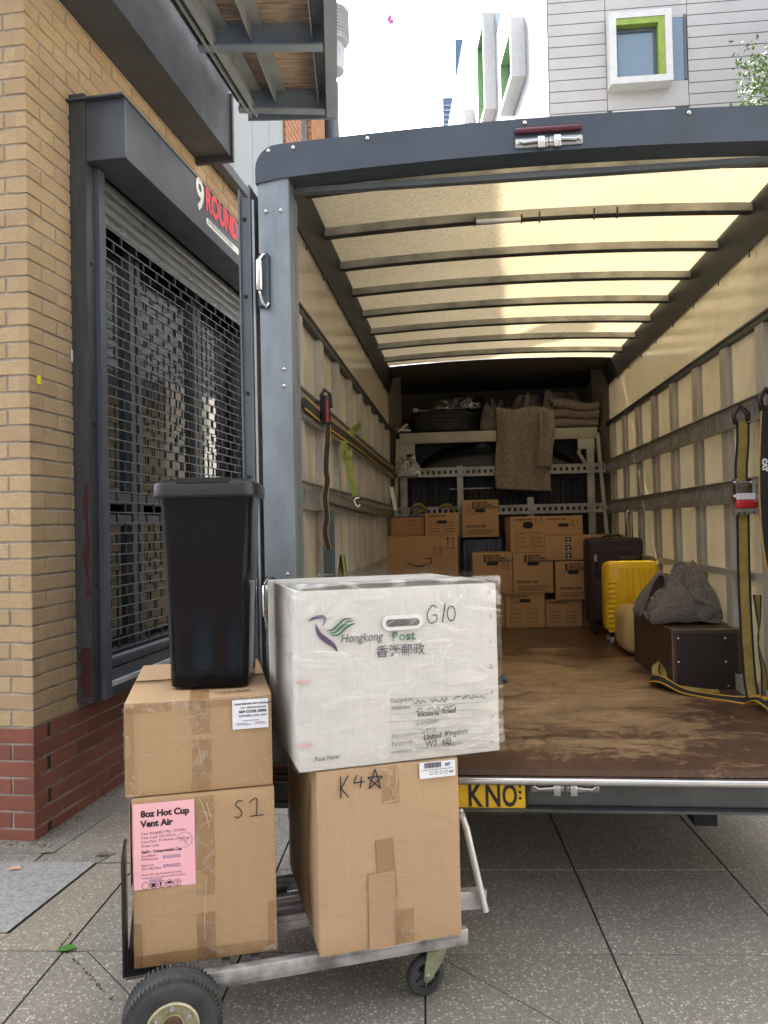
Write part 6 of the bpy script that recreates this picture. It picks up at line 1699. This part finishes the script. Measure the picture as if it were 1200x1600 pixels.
# ============================================================ BIN
def rrect(w_, d, r, z, n=7):
    out = []
    for cx_, cy_, a0 in ((w_ / 2 - r, d / 2 - r, 0), (-w_ / 2 + r, d / 2 - r, 90), (-w_ / 2 + r, -d / 2 + r, 180), (w_ / 2 - r, -d / 2 + r, 270)):
        for k in range(n): a = R(a0 + 90 * k / (n - 1)); out.append(Vector((cx_ + r * math.cos(a), cy_ + r * math.sin(a), z)))
    return out
def loft(b, secs, cap=True):
    rs = [[b.bm.verts.new(p) for p in s_] for s_ in secs]; n = len(rs[0])
    for r0, r1 in zip(rs, rs[1:]):
        for k in range(n): b.bm.faces.new((r0[k], r0[(k + 1) % n], r1[(k + 1) % n], r1[k]))
    if cap: b.bm.faces.new(rs[0][::-1]); b.bm.faces.new(rs[-1])
    return b
BINM = M('glossy_black_plastic', (.004, .004, .006), .10, spec=.17)
BINL = M('satin_black_plastic', (.012, .012, .014), .30)
zb0 = CT + h1 + .003 + h2 + .006
BF = frame(-.525, 2.345, zb0, 3.0)
bn = thing('bin', 'tall glossy black plastic bin standing on the left stack of cartons', 'bin', BF, (0, 0, 0))
b = B(); loft(b, [rrect(.222, .215, .030, .0), rrect(.226, .219, .030, .004), rrect(.2275, .2205, .030, .052), rrect(.2265, .2195, .030, .054), rrect(.262, .252, .034, .520), rrect(.270, .260, .034, .552)]); b.build('body', BINM, bn, smooth=35)
b = B(); loft(b, [rrect(.292, .288, .040, .550), rrect(.300, .296, .042, .556), rrect(.300, .296, .042, .583), rrect(.294, .290, .040, .592), rrect(.262, .258, .030, .602), rrect(.22, .215, .02, .604)])
ld_ = b.build('lid', BINL, bn, smooth=30)
b = B(); b.rbox(-.075, .075, -.149, -.10, .590, .6055, .001, 1); b.build('lid_slot', BLACKM, ld_)
b = B(); b.join(text_bm('addis', .010), front_m(-.012, -.148, .567, .0004)) if False else b.rbox(-.012, .012, -.1485, -.147, .566, .574, .0005, 1); b.build('embossed_mark', BINL, ld_)

# ============================================================ TREE, BALLOON, LEAF
tree = thing('tree', 'leafy street tree reaching in at the right edge before the pale block', 'tree', WORLD, (8.6, 12.4, 0))
BARK = M('bark', (.12, .09, .06), .9, scale=12, bmp=.6, bscale=60)
b = B(); b.tube([(8.6, 12.4, 0), (8.55, 12.4, 2.5), (8.3, 12.3, 5), (8.2, 12.3, 8)], [.16, .13, .10, .05], 10); b.build('trunk', BARK, tree, smooth=True)
rr = random.Random(17); tips = []
LEAFM = M('leaf', (.075, .14, .028), .5, col2=(.12, .19, .05), scale=3, kind='pos')
b = B()
for k in range(46):
    z0 = rr.uniform(4.5, 8); a = rr.uniform(0, 6.28); L_ = rr.uniform(1.2, 2.35)
    p = Vector((8.35, 12.3, z0)); e = p + Vector((math.cos(a) * L_, math.sin(a) * L_, rr.uniform(.2, 1.6)))
    m_ = (p + e) / 2 + Vector((0, 0, .2)); b.tube([p, m_, e], [.03, .018, .005], 5); tips.append((m_, e))
for e in ((5.85, 12.0, 8.05), (5.95, 12.1, 8.75), (5.9, 12.0, 7.65), (6.1, 12.1, 8.4)):
    p = Vector((7.6, 12.2, 7.7)); e = Vector(e); m_ = (p + e) / 2 + Vector((0, 0, .1)); b.tube([p, m_, e], [.02, .012, .004], 5); tips.append((m_, e)); tips.append(((m_ + e) / 2, e))
b.build('branch', BARK, tree, smooth=True)
b = B()
def leaf(c, s_):
    d = Vector((rr.uniform(-1, 1), rr.uniform(-1, 1), rr.uniform(-.8, .5))).normalized(); u = d.cross(Vector((rr.uniform(-1, 1), rr.uniform(-1, 1), 1))).normalized()
    n_ = d.cross(u) * s_ * .12
    pts = [c, c + d * s_ * .35 + u * s_ * .24 + n_, c + d * s_ * .75 + u * s_ * .17 + n_, c + d * s_, c + d * s_ * .75 - u * s_ * .17 + n_, c + d * s_ * .35 - u * s_ * .24 + n_]
    vs = [b.bm.verts.new(p) for p in pts]; b.bm.faces.new((vs[0], vs[1], vs[2], vs[3])); b.bm.faces.new((vs[0], vs[3], vs[4], vs[5]))
for m_, e in tips:
    for k in range(90):
        t = rr.random() ** .7; c = m_.lerp(e, t) + Vector([rr.gauss(0, .13) for _ in range(3)]); leaf(c, rr.uniform(.05, .11))
b.build('crown', LEAFM, tree, fix=False)
bl_ = thing('balloon', 'small pink and purple foil balloon drifting high in the white sky', 'balloon', WORLD, (.92, 40, 28.0))
b = B(); c0 = Vector((.92, 40, 28.0))
for dx_, dz_, rx_, rz_ in ((-.04, .22, .10, .18), (-.12, .10, .08, .16), (.0, .0, .12, .16), (.10, -.02, .07, .14)):
    b.lathe([(.001, -rz_), (rx_ * .7, -rz_ * .7), (rx_, 0), (rx_ * .7, rz_ * .7), (.001, rz_)], c0 + Vector((dx_, 0, dz_)), 'z', 12)
b.build('envelope', M('foil_purple', (.40, .10, .45), .35, col2=(.60, .15, .30), scale=4), bl_, smooth=True)
b = B(); b.tube([c0 + Vector((.0, 0, -.14)), c0 + Vector((.02, 0, -.22)), c0 + Vector((0, 0, -.34))], [.03, .015, .01], 6); b.build('tail', M('foil_red', (.5, .03, .08), .4), bl_)
b = B(); c0 = Vector((-1.10, 2.53, .004))
b.prism([c0 + Vector((.0, 0, 0)), c0 + Vector((.02, .018, .004)), c0 + Vector((.05, .02, .006)), c0 + Vector((.066, .004, .002)), c0 + Vector((.04, -.014, .004)), c0 + Vector((.014, -.012, .002))], (0, 0, .0015))
b.build('leaf_litter', M('green_leaf', (.05, .16, .02), .5), frame=WORLD, base=c0, label='small green leaf lying on a paving joint left of the trolley', cat='leaf')
for k, (x, y, m, lab) in enumerate(((-1.56, 3.14, (.50, .30, .20), 'curled orange brown leaf on the paving by the brick corner'), (-1.50, 3.30, (.22, .17, .11), 'dry brown leaf against the foot of the brick corner'), (-1.25, 3.26, (.14, .11, .08), 'dark dry leaf on the paving beside the plinth'))):
    b = B(); c0 = Vector((x, y, .003)); b.prism([c0, c0 + Vector((.02, .012, .008)), c0 + Vector((.05, .008, .012)), c0 + Vector((.06, -.004, .004)), c0 + Vector((.03, -.014, .006))], (0, 0, .0015))
    b.build('dry_leaf', M('dry_leaf_%s' % 'abc'[k], m, .8), frame=WORLD, base=c0, label=lab, cat='leaf')
# dirt line at the foot of the plinth
b = B(); rr = random.Random(5)
for k in range(420):
    s_ = rr.uniform(-.02, 2.6); d = rr.random() ** 2 * .07
    if rr.random() < .18: s_, d = rr.uniform(-.06, 0), rr.uniform(-.5, .1)
    p = WALL @ Vector((s_, -d - .004, 0)); r = rr.uniform(.002, .007)
    b.lathe([(r, -.001), (r * .7, r * .6), (.0001, r * .8)], p, 'z', 5)
b.build('grit', M('grit', (.09, .075, .055), .95, col2=(.2, .17, .12), kind='pos', scale=60), frame=WORLD, kind='stuff', fix=False)
